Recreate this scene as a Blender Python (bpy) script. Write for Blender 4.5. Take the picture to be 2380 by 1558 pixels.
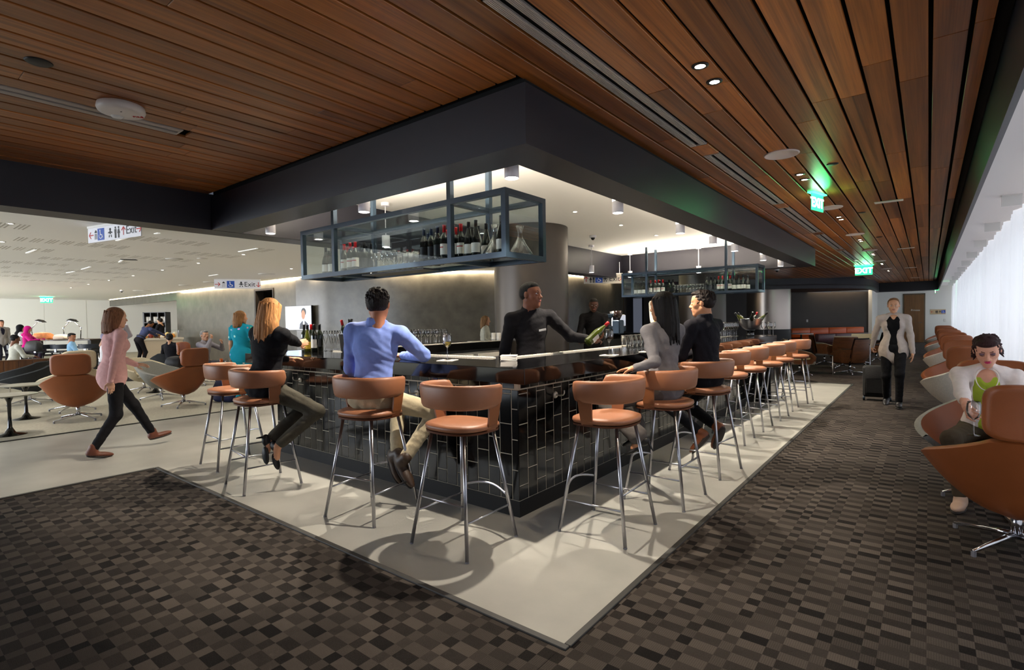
import bpy, math, random
import numpy as np
from math import sin, cos, pi, radians
from mathutils import Matrix, Vector
random.seed(7)
S = bpy.context.scene
for o in list(bpy.data.objects): bpy.data.objects.remove(o)
COL = S.collection

# ------------------------------------------------------------------ camera
F, YAW, PIT, ROL, CH = 1223.52, 0.669545, -0.0268909, -0.0150752, 1.39
def _axes():
    f = Vector((-sin(YAW)*cos(PIT), cos(YAW)*cos(PIT), sin(PIT)))
    r = Vector((cos(YAW), sin(YAW), 0)); u = r.cross(f)
    c, s = cos(ROL), sin(ROL)
    return c*r+s*u, -s*r+c*u, f
AR, AU, AF = _axes()
CP = Vector((0, 0, CH))
cd = bpy.data.cameras.new('camera'); cam = bpy.data.objects.new('camera', cd); COL.objects.link(cam)
cd.sensor_fit = 'HORIZONTAL'; cd.sensor_width = 36; cd.lens = F/2380*36; cd.clip_start = .05; cd.clip_end = 200
cam.matrix_world = Matrix(((AR.x, AU.x, -AF.x, 0), (AR.y, AU.y, -AF.y, 0), (AR.z, AU.z, -AF.z, CH), (0, 0, 0, 1)))
S.camera = cam
def ray(x, y): return AR*((x-1190)/F) + AU*(-(y-779)/F) + AF
def onz(x, y, z): d = ray(x, y); return CP + d*((z-CH)/d.z)
def onx(x, y, v): d = ray(x, y); return CP + d*(v/d.x)
def ony(x, y, v): d = ray(x, y); return CP + d*(v/d.y)
def atd(x, y, D): return CP + ray(x, y)*D

# ------------------------------------------------------------------ world, exposure, big lights
S.view_settings.view_transform = 'Standard'; S.view_settings.look = 'None'
S.view_settings.exposure = 0.82; S.view_settings.gamma = 1.0; S.view_settings.use_curve_mapping = False
w = bpy.data.worlds.new('world'); S.world = w; w.use_nodes = True
w.node_tree.nodes['Background'].inputs[0].default_value = (.60, .66, .85, 1)
w.node_tree.nodes['Background'].inputs[1].default_value = .075
def area(name, loc, direction, sx, sy, power, color=(1, 1, 1), spread=None):
    l = bpy.data.lights.new(name, 'AREA'); l.shape = 'RECTANGLE'; l.size = sx; l.size_y = sy; l.energy = power; l.color = color
    if spread: l.spread = spread
    o = bpy.data.objects.new(name, l); COL.objects.link(o); o.location = loc
    o.rotation_euler = Vector(direction).to_track_quat('-Z', 'Y').to_euler(); return o
def spot(name, loc, direction, power, angle, blend=.3, rad=.03, color=(1, .90, .76)):
    l = bpy.data.lights.new(name, 'SPOT'); l.energy = power; l.spot_size = radians(angle); l.spot_blend = blend; l.shadow_soft_size = rad; l.color = color
    o = bpy.data.objects.new(name, l); COL.objects.link(o); o.location = loc
    o.rotation_euler = Vector(direction).to_track_quat('-Z', 'Y').to_euler(); return o
# daylight through the windows behind the curtain on the right
for i, y in enumerate((3, 9, 15, 21, 27, 33)):
    area('window_daylight', (1.75, y, 1.5), (-1, 0, 0), 6.0, 2.6, 56, (.88, .94, 1))
# daylight through the windows of the lounge, left of the frame
area('lounge_window_daylight', (-14, -7, 1.7), (0, 1, -.05), 12, 2.6, 560, (.84, .91, 1))
area('lounge_window_daylight', (-27, -4, 1.7), (0, 1, -.05), 12, 2.6, 800, (.93, .96, 1))

# added fill lights facing up to brighten the recess ceiling, with no fixtures
for (x, y, lx_, ly_) in ((-4.05, 3.47, 2.8, .25), (-4.05, 11.27, 2.8, .25)):
    area('recess_fill', (x, y, 2.46), (0, 0, 1), lx_, ly_, 75, (1, .88, .72))
for y in (5.2, 7.6, 10.0): area('recess_fill', (-2.34, y, 2.50), (0, 0, 1), .12, 2.0, 16, (1, .90, .76))

# ------------------------------------------------------------------ helpers
def tag(o, label=None, cat=None, group=None, kind=None):
    if label: o['label'] = label
    if cat: o['category'] = cat
    if group: o['group'] = group
    if kind: o['kind'] = kind
    return o
def empty(name, loc=(0, 0, 0), rz=0, parent=None):
    o = bpy.data.objects.new(name, None); COL.objects.link(o); o.location = loc; o.rotation_euler = (0, 0, rz)
    o.empty_display_size = .05
    if parent: o.parent = parent
    return o
def copy_tree(o, parent=None):
    c = o.copy(); COL.objects.link(c)
    if parent: c.parent = parent
    for ch in o.children: copy_tree(ch, c)
    return c
class MB:
    def __init__(s): s.v = []; s.f = []; s.m = []; s.mi = 0
    def add(s, vs, fs):
        n = len(s.v); s.v += [tuple(p) for p in vs]; s.f += [tuple(i+n for i in f) for f in fs]; s.m += [s.mi]*len(fs); return s
    def box(s, a, b, M=None):
        x0, y0, z0 = a; x1, y1, z1 = b
        vs = [(x0,y0,z0),(x1,y0,z0),(x1,y1,z0),(x0,y1,z0),(x0,y0,z1),(x1,y0,z1),(x1,y1,z1),(x0,y1,z1)]
        if M: vs = [tuple(M @ Vector(v)) for v in vs]
        return s.add(vs, [(3,2,1,0),(4,5,6,7),(0,1,5,4),(1,2,6,5),(2,3,7,6),(3,0,4,7)])
    def cbox(s, c, d, M=None): return s.box([c[i]-d[i]/2 for i in range(3)], [c[i]+d[i]/2 for i in range(3)], M)
    def bbox(s, a, b, bev=.005, M=None):
        # box with chamfered vertical edges and top/bottom edges
        x0, y0, z0 = a; x1, y1, z1 = b; e = bev
        def ring(z, i): 
            return [(x0+e+i,y0+i,z),(x1-e-i,y0+i,z),(x1-i,y0+e+i,z),(x1-i,y1-e-i,z),(x1-e-i,y1-i,z),(x0+e+i,y1-i,z),(x0+i,y1-e-i,z),(x0+i,y0+e+i,z)]
        R = [ring(z0, e*.7), ring(z0+e, 0), ring(z1-e, 0), ring(z1, e*.7)]
        if M: R = [[tuple(M @ Vector(p)) for p in r] for r in R]
        return s.loft(R, True, True)
    def loft(s, rings, cap0=False, cap1=False, closed=True):
        n = len(rings[0]); vs = [p for r in rings for p in r]; fs = []
        for i in range(len(rings)-1):
            for j in range(n if closed else n-1):
                k = (j+1) % n; fs.append((i*n+j, i*n+k, (i+1)*n+k, (i+1)*n+j))
        if cap0: fs.append(tuple(range(n-1, -1, -1)))
        if cap1: fs.append(tuple((len(rings)-1)*n+j for j in range(n)))
        return s.add(vs, fs)
    def lathe(s, prof, seg=16, c=(0, 0, 0), M=None, cap0=True, cap1=True):
        R = []
        for r, z in prof:
            R.append([(c[0]+max(r, 1e-4)*cos(2*pi*i/seg), c[1]+max(r, 1e-4)*sin(2*pi*i/seg), c[2]+z) for i in range(seg)])
        if M: R = [[tuple(M @ Vector(p)) for p in r] for r in R]
        return s.loft(R, cap0, cap1)
    def cyl(s, a, b, r0, r1=None, seg=10, caps=True):
        a = Vector(a); b = Vector(b); r1 = r0 if r1 is None else r1
        d = (b-a).normalized(); t = Vector((0, 0, 1)) if abs(d.z) < .95 else Vector((1, 0, 0))
        u = d.cross(t).normalized(); w_ = d.cross(u)
        R = [[tuple(p+(u*cos(2*pi*i/seg)-w_*sin(2*pi*i/seg))*r) for i in range(seg)] for p, r in ((a, r0), (b, r1))]
        return s.loft(R, caps, caps)
    def tube(s, pts, r, seg=8, caps=True, closed=False):
        pts = [Vector(p) for p in pts]; n = len(pts); R = []; u = None
        for i, p in enumerate(pts):
            if closed: d = (pts[(i+1) % n]-pts[i-1]).normalized()
            else: d = (pts[min(i+1, n-1)]-pts[max(i-1, 0)]).normalized()
            if u is None:
                t = Vector((0, 0, 1)) if abs(d.z) < .95 else Vector((1, 0, 0)); u = d.cross(t).normalized()
            else: u = (u-d*u.dot(d)).normalized()
            w_ = d.cross(u); rr = r[i] if isinstance(r, (list, tuple)) else r
            R.append([tuple(p+(u*cos(2*pi*j/seg)-w_*sin(2*pi*j/seg))*rr) for j in range(seg)])
        if closed: R.append(R[0]); caps = False
        return s.loft(R, caps, caps)
    def prism(s, poly, z0, z1, M=None):
        R = [[(x, y, z) for x, y in poly] for z in (z0, z1)]
        if M: R = [[tuple(M @ Vector(p)) for p in r] for r in R]
        return s.loft(R, True, True)
    def grid(s, P, closed=False):
        return s.loft(P, closed=closed)
    def mesh(s, name, mats, smooth=False):
        me = bpy.data.meshes.new(name); me.from_pydata(s.v, [], s.f)
        for m in (mats if isinstance(mats, (list, tuple)) else [mats]): me.materials.append(m)
        if any(s.m): me.polygons.foreach_set('material_index', s.m)
        if smooth:
            me.polygons.foreach_set('use_smooth', [True]*len(me.polygons))
        me.update(); return me
    def obj(s, name, mats, parent=None, smooth=False, loc=None, rz=0, auto=None):
        o = bpy.data.objects.new(name, s.mesh(name, mats, smooth or auto is not None)); COL.objects.link(o)
        if parent: o.parent = parent
        if loc is not None: o.location = loc
        o.rotation_euler = (0, 0, rz)
        if auto is not None: sharp(o.data, auto)
        return o
def sharp(me, ang=40):
    n = len(me.edges); nv = np.zeros(len(me.polygons)*3); me.polygons.foreach_get('normal', nv); nv = nv.reshape(-1, 3)
    el = np.zeros(len(me.loops), int); me.loops.foreach_get('edge_index', el)
    lt = np.zeros(len(me.polygons), int); me.polygons.foreach_get('loop_total', lt)
    fi = np.repeat(np.arange(len(lt)), lt)
    order = np.argsort(el, kind='stable'); e = el[order]; ff = fi[order]
    sh = np.zeros(n, bool); same = np.where(e[1:] == e[:-1])[0]
    dots = (nv[ff[same]]*nv[ff[same+1]]).sum(1)
    sh[e[same[dots < cos(radians(ang))]]] = True
    at = me.attributes.get('sharp_edge') or me.attributes.new('sharp_edge', 'BOOLEAN', 'EDGE')
    at.data.foreach_set('value', sh)
def inst(name, me, parent=None, loc=(0, 0, 0), rz=0):
    o = bpy.data.objects.new(name, me); COL.objects.link(o); o.location = loc; o.rotation_euler = (0, 0, rz)
    if parent: o.parent = parent
    return o
def struct(o): o['kind'] = 'structure'; return o
def text_mesh(body, size, mat, depth=.002, bold=False):
    cu = bpy.data.curves.new('t', 'FONT'); cu.body = body; cu.size = size; cu.extrude = depth; cu.align_x = 'CENTER'; cu.align_y = 'CENTER'; cu.resolution_u = 3
    if bold: cu.offset = size*.02
    o = bpy.data.objects.new('t', cu); COL.objects.link(o)
    dg = bpy.context.evaluated_depsgraph_get(); me = bpy.data.meshes.new_from_object(o.evaluated_get(dg))
    bpy.data.objects.remove(o); bpy.data.curves.remove(cu)
    me.materials.clear(); me.materials.append(mat); return me
def frame(right, up):
    """matrix with x=right, z=up, y=right x up ... used to orient flat signs: local x right, local y up, local z outward"""
    r = Vector(right).normalized(); u = Vector(up).normalized(); n = r.cross(u)
    return Matrix(((r.x, u.x, n.x, 0), (r.y, u.y, n.y, 0), (r.z, u.z, n.z, 0), (0, 0, 0, 1)))

# ------------------------------------------------------------------ materials
_M = {}
def srgb(c):
    if isinstance(c, str):
        c = c.lstrip('#'); c = [int(c[i:i+2], 16)/255 for i in (0, 2, 4)]
    return tuple(x/12.92 if x <= .04045 else ((x+.055)/1.055)**2.4 for x in c)
def mat(name, color='#808080', rough=.5, metal=0, var=0, vscale=20, bump=0, bscale=60, spec=.5, emit=None, es=1, trans=0, coat=0, stretch=None, sheen=0):
    if name in _M: return _M[name]
    m = bpy.data.materials.new(name); m.use_nodes = True; nt = m.node_tree; b = nt.nodes['Principled BSDF']
    c = srgb(color) if isinstance(color, str) else color
    b.inputs['Base Color'].default_value = (*c, 1); b.inputs['Roughness'].default_value = rough; b.inputs['Metallic'].default_value = metal
    b.inputs['Specular IOR Level'].default_value = spec
    if coat: b.inputs['Coat Weight'].default_value = coat; b.inputs['Coat Roughness'].default_value = .05
    if sheen: b.inputs['Sheen Weight'].default_value = sheen
    if emit is not None:
        e = srgb(emit) if isinstance(emit, str) else emit
        b.inputs['Emission Color'].default_value = (*e, 1); b.inputs['Emission Strength'].default_value = es
    if trans: b.inputs['Transmission Weight'].default_value = trans
    if var or bump:
        tc = nt.nodes.new('ShaderNodeTexCoord'); mp = nt.nodes.new('ShaderNodeMapping'); nt.links.new(tc.outputs['Object'], mp.inputs[0])
        if stretch: mp.inputs['Scale'].default_value = stretch
        if var:
            n = nt.nodes.new('ShaderNodeTexNoise'); n.inputs['Scale'].default_value = vscale; n.inputs['Detail'].default_value = 4; nt.links.new(mp.outputs[0], n.inputs[0])
            r = nt.nodes.new('ShaderNodeMapRange'); r.inputs[1].default_value = .3; r.inputs[2].default_value = .7; r.inputs[3].default_value = 1-var; r.inputs[4].default_value = 1+var; nt.links.new(n.outputs[0], r.inputs[0])
            mx = nt.nodes.new('ShaderNodeMix'); mx.data_type = 'RGBA'; mx.blend_type = 'MULTIPLY'; mx.inputs[0].default_value = 1; mx.inputs[6].default_value = (*c, 1)
            cc = nt.nodes.new('ShaderNodeCombineColor'); [nt.links.new(r.outputs[0], cc.inputs[i]) for i in range(3)]
            nt.links.new(cc.outputs[0], mx.inputs[7]); nt.links.new(mx.outputs[2], b.inputs['Base Color'])
        if bump:
            n2 = nt.nodes.new('ShaderNodeTexNoise'); n2.inputs['Scale'].default_value = bscale; n2.inputs['Detail'].default_value = 3; nt.links.new(mp.outputs[0], n2.inputs[0])
            bp = nt.nodes.new('ShaderNodeBump'); bp.inputs['Strength'].default_value = bump; bp.inputs['Distance'].default_value = .01; nt.links.new(n2.outputs[0], bp.inputs['Height']); nt.links.new(bp.outputs[0], b.inputs['Normal'])
    _M[name] = m; return m
def glass_mat(name, tint=(1, 1, 1), ior=1.45, boost=1.0, rough=.0):
    if name in _M: return _M[name]
    m = bpy.data.materials.new(name); m.use_nodes = True; nt = m.node_tree; nt.nodes.clear()
    out = nt.nodes.new('ShaderNodeOutputMaterial'); mix = nt.nodes.new('ShaderNodeMixShader')
    tr = nt.nodes.new('ShaderNodeBsdfTransparent'); tr.inputs[0].default_value = (*tint, 1)
    gl = nt.nodes.new('ShaderNodeBsdfGlossy'); gl.inputs['Roughness'].default_value = rough
    fr = nt.nodes.new('ShaderNodeLayerWeight'); fr.inputs[0].default_value = .25
    mr = nt.nodes.new('ShaderNodeMapRange'); mr.inputs[3].default_value = .04*boost; mr.inputs[4].default_value = min(1, .75*boost)
    nt.links.new(fr.outputs['Fresnel'], mr.inputs[0]); nt.links.new(mr.outputs[0], mix.inputs[0]); nt.links.new(tr.outputs[0], mix.inputs[1]); nt.links.new(gl.outputs[0], mix.inputs[2]); nt.links.new(mix.outputs[0], out.inputs[0])
    _M[name] = m; return m
def wood_mat(name, c1, c2, axis='Y', rough=.38, scale=1.0, rnd=.35):
    if name in _M: return _M[name]
    m = bpy.data.materials.new(name); m.use_nodes = True; nt = m.node_tree; b = nt.nodes['Principled BSDF']; N = nt.nodes.new; L = nt.links.new
    tc = N('ShaderNodeTexCoord'); oi = N('ShaderNodeObjectInfo'); mp = N('ShaderNodeMapping')
    sc = {'X': (.6, 14, 14), 'Y': (14, .6, 14), 'Z': (14, 14, .6)}[axis]; mp.inputs['Scale'].default_value = tuple(x*scale for x in sc)
    add = N('ShaderNodeVectorMath'); add.operation = 'ADD'; mul = N('ShaderNodeMath'); mul.operation = 'MULTIPLY'; mul.inputs[1].default_value = 37
    L(oi.outputs['Random'], mul.inputs[0]); L(tc.outputs['Object'], mp.inputs[0]); L(mp.outputs[0], add.inputs[0])
    cx = N('ShaderNodeCombineXYZ'); [L(mul.outputs[0], cx.inputs[i]) for i in range(3)]; L(cx.outputs[0], add.inputs[1])
    n = N('ShaderNodeTexNoise'); n.inputs['Scale'].default_value = 1.2; n.inputs['Detail'].default_value = 6; n.inputs['Distortion'].default_value = .8; L(add.outputs[0], n.inputs[0])
    n2 = N('ShaderNodeTexNoise'); n2.inputs['Scale'].default_value = 9; n2.inputs['Detail'].default_value = 3; L(add.outputs[0], n2.inputs[0])
    r = N('ShaderNodeValToRGB'); r.color_ramp.elements[0].position = .28; r.color_ramp.elements[1].position = .72
    r.color_ramp.elements[0].color = (*srgb(c1), 1); r.color_ramp.elements[1].color = (*srgb(c2), 1)
    mx0 = N('ShaderNodeMath'); mx0.operation = 'MULTIPLY_ADD'; mx0.inputs[1].default_value = .3; L(n2.outputs[0], mx0.inputs[0])
    s1 = N('ShaderNodeMath'); s1.operation = 'MULTIPLY'; s1.inputs[1].default_value = .72; L(n.outputs[0], s1.inputs[0]); L(s1.outputs[0], mx0.inputs[2]); L(mx0.outputs[0], r.inputs[0])
    hv = N('ShaderNodeHueSaturation'); mr = N('ShaderNodeMapRange'); mr.inputs[3].default_value = 1-rnd; mr.inputs[4].default_value = 1+rnd; L(oi.outputs['Random'], mr.inputs[0]); L(mr.outputs[0], hv.inputs['Value']); L(r.outputs[0], hv.inputs['Color'])
    L(hv.outputs[0], b.inputs['Base Color']); b.inputs['Roughness'].default_value = rough
    bp = N('ShaderNodeBump'); bp.inputs['Strength'].default_value = .12; bp.inputs['Distance'].default_value = .004; L(n2.outputs[0], bp.inputs['Height']); L(bp.outputs[0], b.inputs['Normal'])
    _M[name] = m; return m
PAINT = mat('soffit_charcoal_paint', '#212029', .40, bump=.03, bscale=300)
WHITEC = mat('white_ceiling_paint', '#eeece6', .8)
BLACK = mat('black_gap', '#050506', .9)
WOOD = wood_mat('walnut_plank', '#5a2c0e', '#c47836', 'Y', .33)
CHROME = mat('chrome', '#d8d8dc', .12, 1)
SATIN = mat('satin_steel', '#b6b6bc', .28, 1)
LEATHER = mat('tan_leather', '#9c6647', .42, bump=.12, bscale=350, var=.06, vscale=8)
LEATHER2 = mat('brown_leather', '#86502c', .42, bump=.12, bscale=350, var=.06, vscale=8)
GLOW = mat('lamp_glow', '#ffffff', .5, emit=(1, .88, .7), es=25)
WHITEM = mat('white_metal', '#e4e2de', .4)
BLKM = mat('black_steel', '#23303c', .36, .5)
GLASS = glass_mat('clear_glass', boost=1.15)
PANE = glass_mat('shelf_pane_glass', (.95, .985, .985), boost=.4)
# ================================================================== STRUCTURE
def concrete_mat(name, c, rough=.35):
    m = mat(name, c, rough, var=.13, vscale=2.2, bump=.05, bscale=90); return m
def carpet_mat(name, dark, light, cx, cy, rib=True):
    m = bpy.data.materials.new(name); m.use_nodes = True; nt = m.node_tree; b = nt.nodes['Principled BSDF']; N = nt.nodes.new; L = nt.links.new
    tc = N('ShaderNodeTexCoord'); sp = N('ShaderNodeSeparateXYZ'); L(tc.outputs['Object'], sp.inputs[0])
    def math_(op, a, b_=None, c=None):
        n = N('ShaderNodeMath'); n.operation = op
        for i, v in enumerate((a, b_, c)):
            if v is None: continue
            if isinstance(v, (int, float)): n.inputs[i].default_value = v
            else: L(v, n.inputs[i])
        return n.outputs[0]
    # uneven columns: two column widths alternate; rows shift from column to column
    u = math_('DIVIDE', sp.outputs[0], cx*1.38); uf = math_('FLOOR', u); ur = math_('SUBTRACT', u, uf)
    wide = math_('LESS_THAN', ur, .66); col = math_('MULTIPLY_ADD', uf, 2, math_('SUBTRACT', 1, wide))
    v = math_('DIVIDE', sp.outputs[1], cy); vf = math_('FLOOR', v)
    par = math_('MODULO', math_('ABSOLUTE', math_('ADD', col, vf)), 2)
    cb = N('ShaderNodeCombineXYZ'); L(col, cb.inputs[0]); L(vf, cb.inputs[1])
    wn = N('ShaderNodeTexWhiteNoise'); wn.noise_dimensions = '2D'; L(cb.outputs[0], wn.inputs[0])
    big = N('ShaderNodeTexNoise'); big.inputs['Scale'].default_value = 2.2; L(tc.outputs['Object'], big.inputs[0])
    fib = N('ShaderNodeTexNoise'); fib.inputs['Scale'].default_value = 260; fib.inputs['Detail'].default_value = 2; L(tc.outputs['Object'], fib.inputs[0])
    ribs = math_('SINE', math_('MULTIPLY', sp.outputs[0], 2*pi/.0085)); ribs = math_('MULTIPLY', math_('MULTIPLY', ribs, par), .10)
    f = math_('ADD', math_('MULTIPLY', par, .44), math_('MULTIPLY', wn.outputs[0], .42))
    f = math_('ADD', f, ribs); f = math_('ADD', f, math_('MULTIPLY', math_('SUBTRACT', fib.outputs[0], .5), .5)); f = math_('ADD', f, math_('MULTIPLY', math_('SUBTRACT', big.outputs[0], .5), .3))
    r = N('ShaderNodeValToRGB'); r.color_ramp.elements[0].color = (*srgb(dark), 1); r.color_ramp.elements[1].color = (*srgb(light), 1); L(f, r.inputs[0]); L(r.outputs[0], b.inputs['Base Color'])
    b.inputs['Roughness'].default_value = .95; b.inputs['Specular IOR Level'].default_value = .1
    bp = N('ShaderNodeBump'); bp.inputs['Strength'].default_value = .4; bp.inputs['Distance'].default_value = .004; L(fib.outputs[0], bp.inputs['Height']); L(bp.outputs[0], b.inputs['Normal'])
    return m
CONC = concrete_mat('polished_concrete', '#a5a39b', .34)
CARPET = carpet_mat('patterned_carpet', '#191615', '#574f48', .115, .062)
LCARP = mat('light_lounge_carpet', '#aaa596', .95, var=.12, vscale=30, bump=.3, bscale=220, spec=.1)
RUBBER = mat('rubber_edge', '#34322f', .6)
struct(MB().box((-8.88, -3, -.05), (-1.21, 12.57, 0)).obj('floor', CONC))
struct(MB().box((-5.9, -3.02, -.001), (-1.21, 1.853, .004)).box((-1.212, -3.02, -.001), (1.9, 34, .004)).box((-8.88, 12.57, -.001), (-1.212, 34, .004)).obj('floor_carpet', CARPET))
struct(MB().box((-36, -8, -.05), (-8.88, 34, .004)).obj('floor_lounge_carpet', LCARP))
# rubber edge strips round the concrete
def strip(name, a, b): return struct(MB().bbox(a, b, .003).obj(name, RUBBER))
strip('trim_1', (-5.92, 1.825, 0), (-1.185, 1.858, .012)); strip('trim_2', (-1.213, 1.858, 0), (-1.18, 12.6, .012))
strip('trim_3', (-5.925, -3, 0), (-5.892, 1.825, .012)); strip('trim_4', (-8.9, -8, 0), (-8.865, 34, .012)); strip('trim_5', (-8.86, 12.56, 0), (-1.213, 12.6, .012))

# ---- wood ceiling
ZC, ZS, ZR = 2.79, 2.41, 2.97
ceil = struct(MB().box((-6.33, -3, 2.835), (.34, 2.456, 2.9)).box((-1.83, 2.456, 2.835), (.34, 29, 2.9)).box((-9.5, 12.31, 2.835), (-1.83, 26, 2.9)).obj('ceiling', BLACK))
PW = .137
pl_me = MB().bbox((-PW/2, 0, 0), (PW/2, 1, .02), .0025).mesh('plank', WOOD)
pl_half = MB().bbox((-.036, 0, 0), (.036, 1, .02), .0025).mesh('plank', WOOD)
def plank(x, y0, y1, me=pl_me):
    o = inst('plank', me, ceil, (x, y0+.0008, ZC)); o.scale = (1, y1-y0-.0016, 1)
SLOTROWS = {10, 28}
SEG = [(1.77+2.88*i, 4.34+2.88*i) for i in range(8)]
for k in range(-1, 40):
    xc = .157-.155*(k+.5)
    if k == -1: xc = .205
    if xc > -1.9 + .03:
        y0, y1 = -1.2, 27.9
        if k == 10: continue
        cuts = [y0]
        while cuts[-1] < y1-3.6: cuts.append(cuts[-1]+random.uniform(2.0, 3.3))
        cuts.append(y1)
        for a, b in zip(cuts, cuts[1:]): plank(xc, a, b, pl_half if k == -1 else pl_me)
    else:
        if k == 28: plank(xc, 1.60, 2.435)
        else:
            c = random.uniform(-.2, 2.1); plank(xc, -1.2, c); plank(xc, c, 2.435)
        c = random.uniform(15, 18); plank(xc, 12.34, c); plank(xc, c, 22.5)
for (a, b) in zip([s[1] for s in SEG], [s[0] for s in SEG[1:]]): plank(.157-.155*10.5, a+.012, b-.012)
plank(.157-.155*10.5, 24.6, 27.9); plank(.157-.155*10.5, -1.2, 1.3)
ALU = mat('diffuser_aluminium', '#c9bfb6', .35, .6)
def slot(y0, y1, x, label):
    t = empty('linear_air_diffuser', (x, y0, ZC-.001)); L_ = y1-y0
    for s in (-1, 1):
        m = MB()
        a, b = (.016, .066) if s > 0 else (-.066, -.016)
        m.box((a, 0, 0), (b, L_, .012))
        for i in range(5): q = a+.006+i*.0095; m.box((q, 0, -.0035), (q+.004, L_, 0))
        m.obj('flange', ALU, t)
    MB().box((-.066, -.012, 0), (.066, 0, .012)).obj('end_cap', ALU, t); MB().box((-.066, L_, 0), (.066, L_+.012, .012)).obj('end_cap', ALU, t)
    MB().box((-.016, 0, .02), (.016, L_, .022)).obj('slot_void', BLACK, t)
    tag(t, label, 'air vent', 'linear slot diffusers in the wood ceiling'); return t
WHERE = ['nearest the camera, above the bar corner', 'second from the camera, above the bar stools', 'third from the camera', 'fourth from the camera', 'fifth from the camera', 'sixth from the camera', 'seventh from the camera', 'farthest from the camera']
for i, s in enumerate(SEG): slot(s[0]+.012, s[1]-.012, .157-.155*10.5, 'silver linear slot diffuser in the wood ceiling, '+WHERE[i])
slot(-.9, 1.53, .157-.155*28.5, 'silver linear slot diffuser at upper left beside the smoke detector')

# ---- soffit ring round the bar and its left arm
def ring_box(x0, y0, x1, y1, n='ceiling_soffit', top=ZC-.03):
    m = MB().box((x0, y0, ZS), (x1, y1, top)); return struct(m.obj(n, PAINT))
ring_box(-6.0, 2.455, -1.82, 2.755); ring_box(-2.11, 2.755, -1.82, 12.03); ring_box(-6.0, 12.03, -1.82, 12.32); ring_box(-6.35, -3, -6.02, 12.32, top=ZC)
# upper inner faces of the bar recess and black reveal over the soffit
m = MB()
m.box((-6.02, 2.7, ZC-.04), (-2.08, 2.75, 3.05)).box((-2.105, 2.75, ZC-.04), (-2.06, 12.06, 3.05)).box((-6.02, 12.035, ZC-.04), (-2.08, 12.08, 3.05)).box((-6.05, 2.7, ZS+.002), (-6.0, 12.08, 3.05))
struct(m.obj('wall_recess', PAINT))
struct(MB().box((-6.0, 2.475, ZC-.03), (-1.84, 2.7, 2.835)).box((-2.06, 2.7, ZC-.03), (-1.84, 12.3, 2.835)).obj('trim_reveal', BLACK))
struct(MB().box((-6.05, 2.7, ZR), (-2.08, 12.08, ZR+.05)).obj('ceiling_recess', WHITEC))
# ---- white lounge ceiling, right ceiling, right fin
struct(MB().box((-36, -8, ZC), (-6.35, 34, ZC+.06)).obj('ceiling_lounge', WHITEC))
struct(MB().box((.305, -3, ZS), (.335, 28.6, 2.86)).obj('ceiling_fin', PAINT))
struct(MB().box((-1.83, 28.0, ZS), (.305, 28.6, 2.86)).obj('ceiling_beam', PAINT))
struct(MB().box((.335, -3, 2.80), (1.2, 33.6, 2.86)).obj('ceiling_window', mat('window_ceiling_paint', '#efe7e3', .7)))
# ---- curved soffit and dark curved wall at the far end
def ribbon(pts, z0, z1, th=.08):
    n = len(pts); P = [Vector((*p, 0)) for p in pts]; out = []; inn = []
    for i, p in enumerate(P):
        d = (P[min(i+1, n-1)]-P[max(i-1, 0)]).normalized(); nn = Vector((d.y, -d.x, 0)); out.append(p); inn.append(p-nn*th)
    R = [[(q.x, q.y, z) for q, z in ((out[i], z0), (out[i], z1), (inn[i], z1), (inn[i], z0))] for i in range(n)]
    return MB().loft(R, True, True)
def bez(pts, n=24):
    out = []
    P = [pts[0]]+pts+[pts[-1]]
    for i in range(1, len(P)-2):
        for j in range(n):
            t = j/n; q = []
            for a in (0, 1):
                p0, p1, p2, p3 = P[i-1][a], P[i][a], P[i+1][a], P[i+2][a]
                q.append(.5*((2*p1)+(-p0+p2)*t+(2*p0-5*p1+4*p2-p3)*t*t+(-p0+3*p1-3*p2+p3)*t**3))
            out.append(tuple(q))
    out.append(pts[-1]); return out
cs = bez([(-9.4, 18.9), (-6.2, 20.3), (-4.6, 21.1), (-3.1, 22.2), (-2.1, 23.6), (-1.72, 25.2), (-1.7, 28.3)], 8)
struct(ribbon(cs, ZS, ZC+.05, .12).obj('ceiling_curved_soffit', PAINT, auto=50))
struct(MB().prism(cs+[(-9.4, 28.3)], ZS+.12, ZS+.16).obj('ceiling_low', mat('low_ceiling_brown', '#4a3628', .6)))
WALLB = mat('dark_brown_plaster', '#2e2620', .55, var=.12, vscale=3)
dw = bez([(-10.2, 22.6), (-7.5, 25.4), (-5.1, 27.7), (-3.6, 29.2), (-2.2, 30.3)], 6)
struct(ribbon(dw, 0, ZS+.12, .2).obj('wall_banquette', WALLB, auto=50))
# far white wall, with the private door
WHW = mat('white_wall', '#e8e6df', .7)
struct(MB().box((-4.2, 33.5, 0), (2.0, 33.7, 3.0)).obj('wall_far', WHW))
struct(MB().box((-2.25, 30.2, 0), (-2.1, 33.5, 2.6)).obj('wall_far_return', WHW))
struct(MB().box((1.95, -3, 0), (2.05, 33.6, 3.0)).obj('wall_right', WHW))
d1 = struct(empty('door_1', (-.57, 33.5, 0))); d1['kind'] = 'structure'
DW = wood_mat('oak_door', '#5a3a1e', '#8a6036', 'Z', .4)
MB().bbox((-.41, -.05, .0), (.39, -.005, 2.40), .004).obj('door_leaf', DW, d1)
MB().box((-.46, -.045, 0), (-.415, 0, 2.46)).box((.395, -.045, 0), (.44, 0, 2.46)).box((-.46, -.045, 2.41), (.44, 0, 2.46)).obj('door_frame', mat('door_frame_bronze', '#6b5a48', .4, .5), d1)
MB().cyl((.30, -.05, 1.0), (.30, -.10, 1.0), .012).cyl((.30, -.10, 1.0), (.18, -.10, 1.0), .01).obj('door_handle', SATIN, d1)
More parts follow.
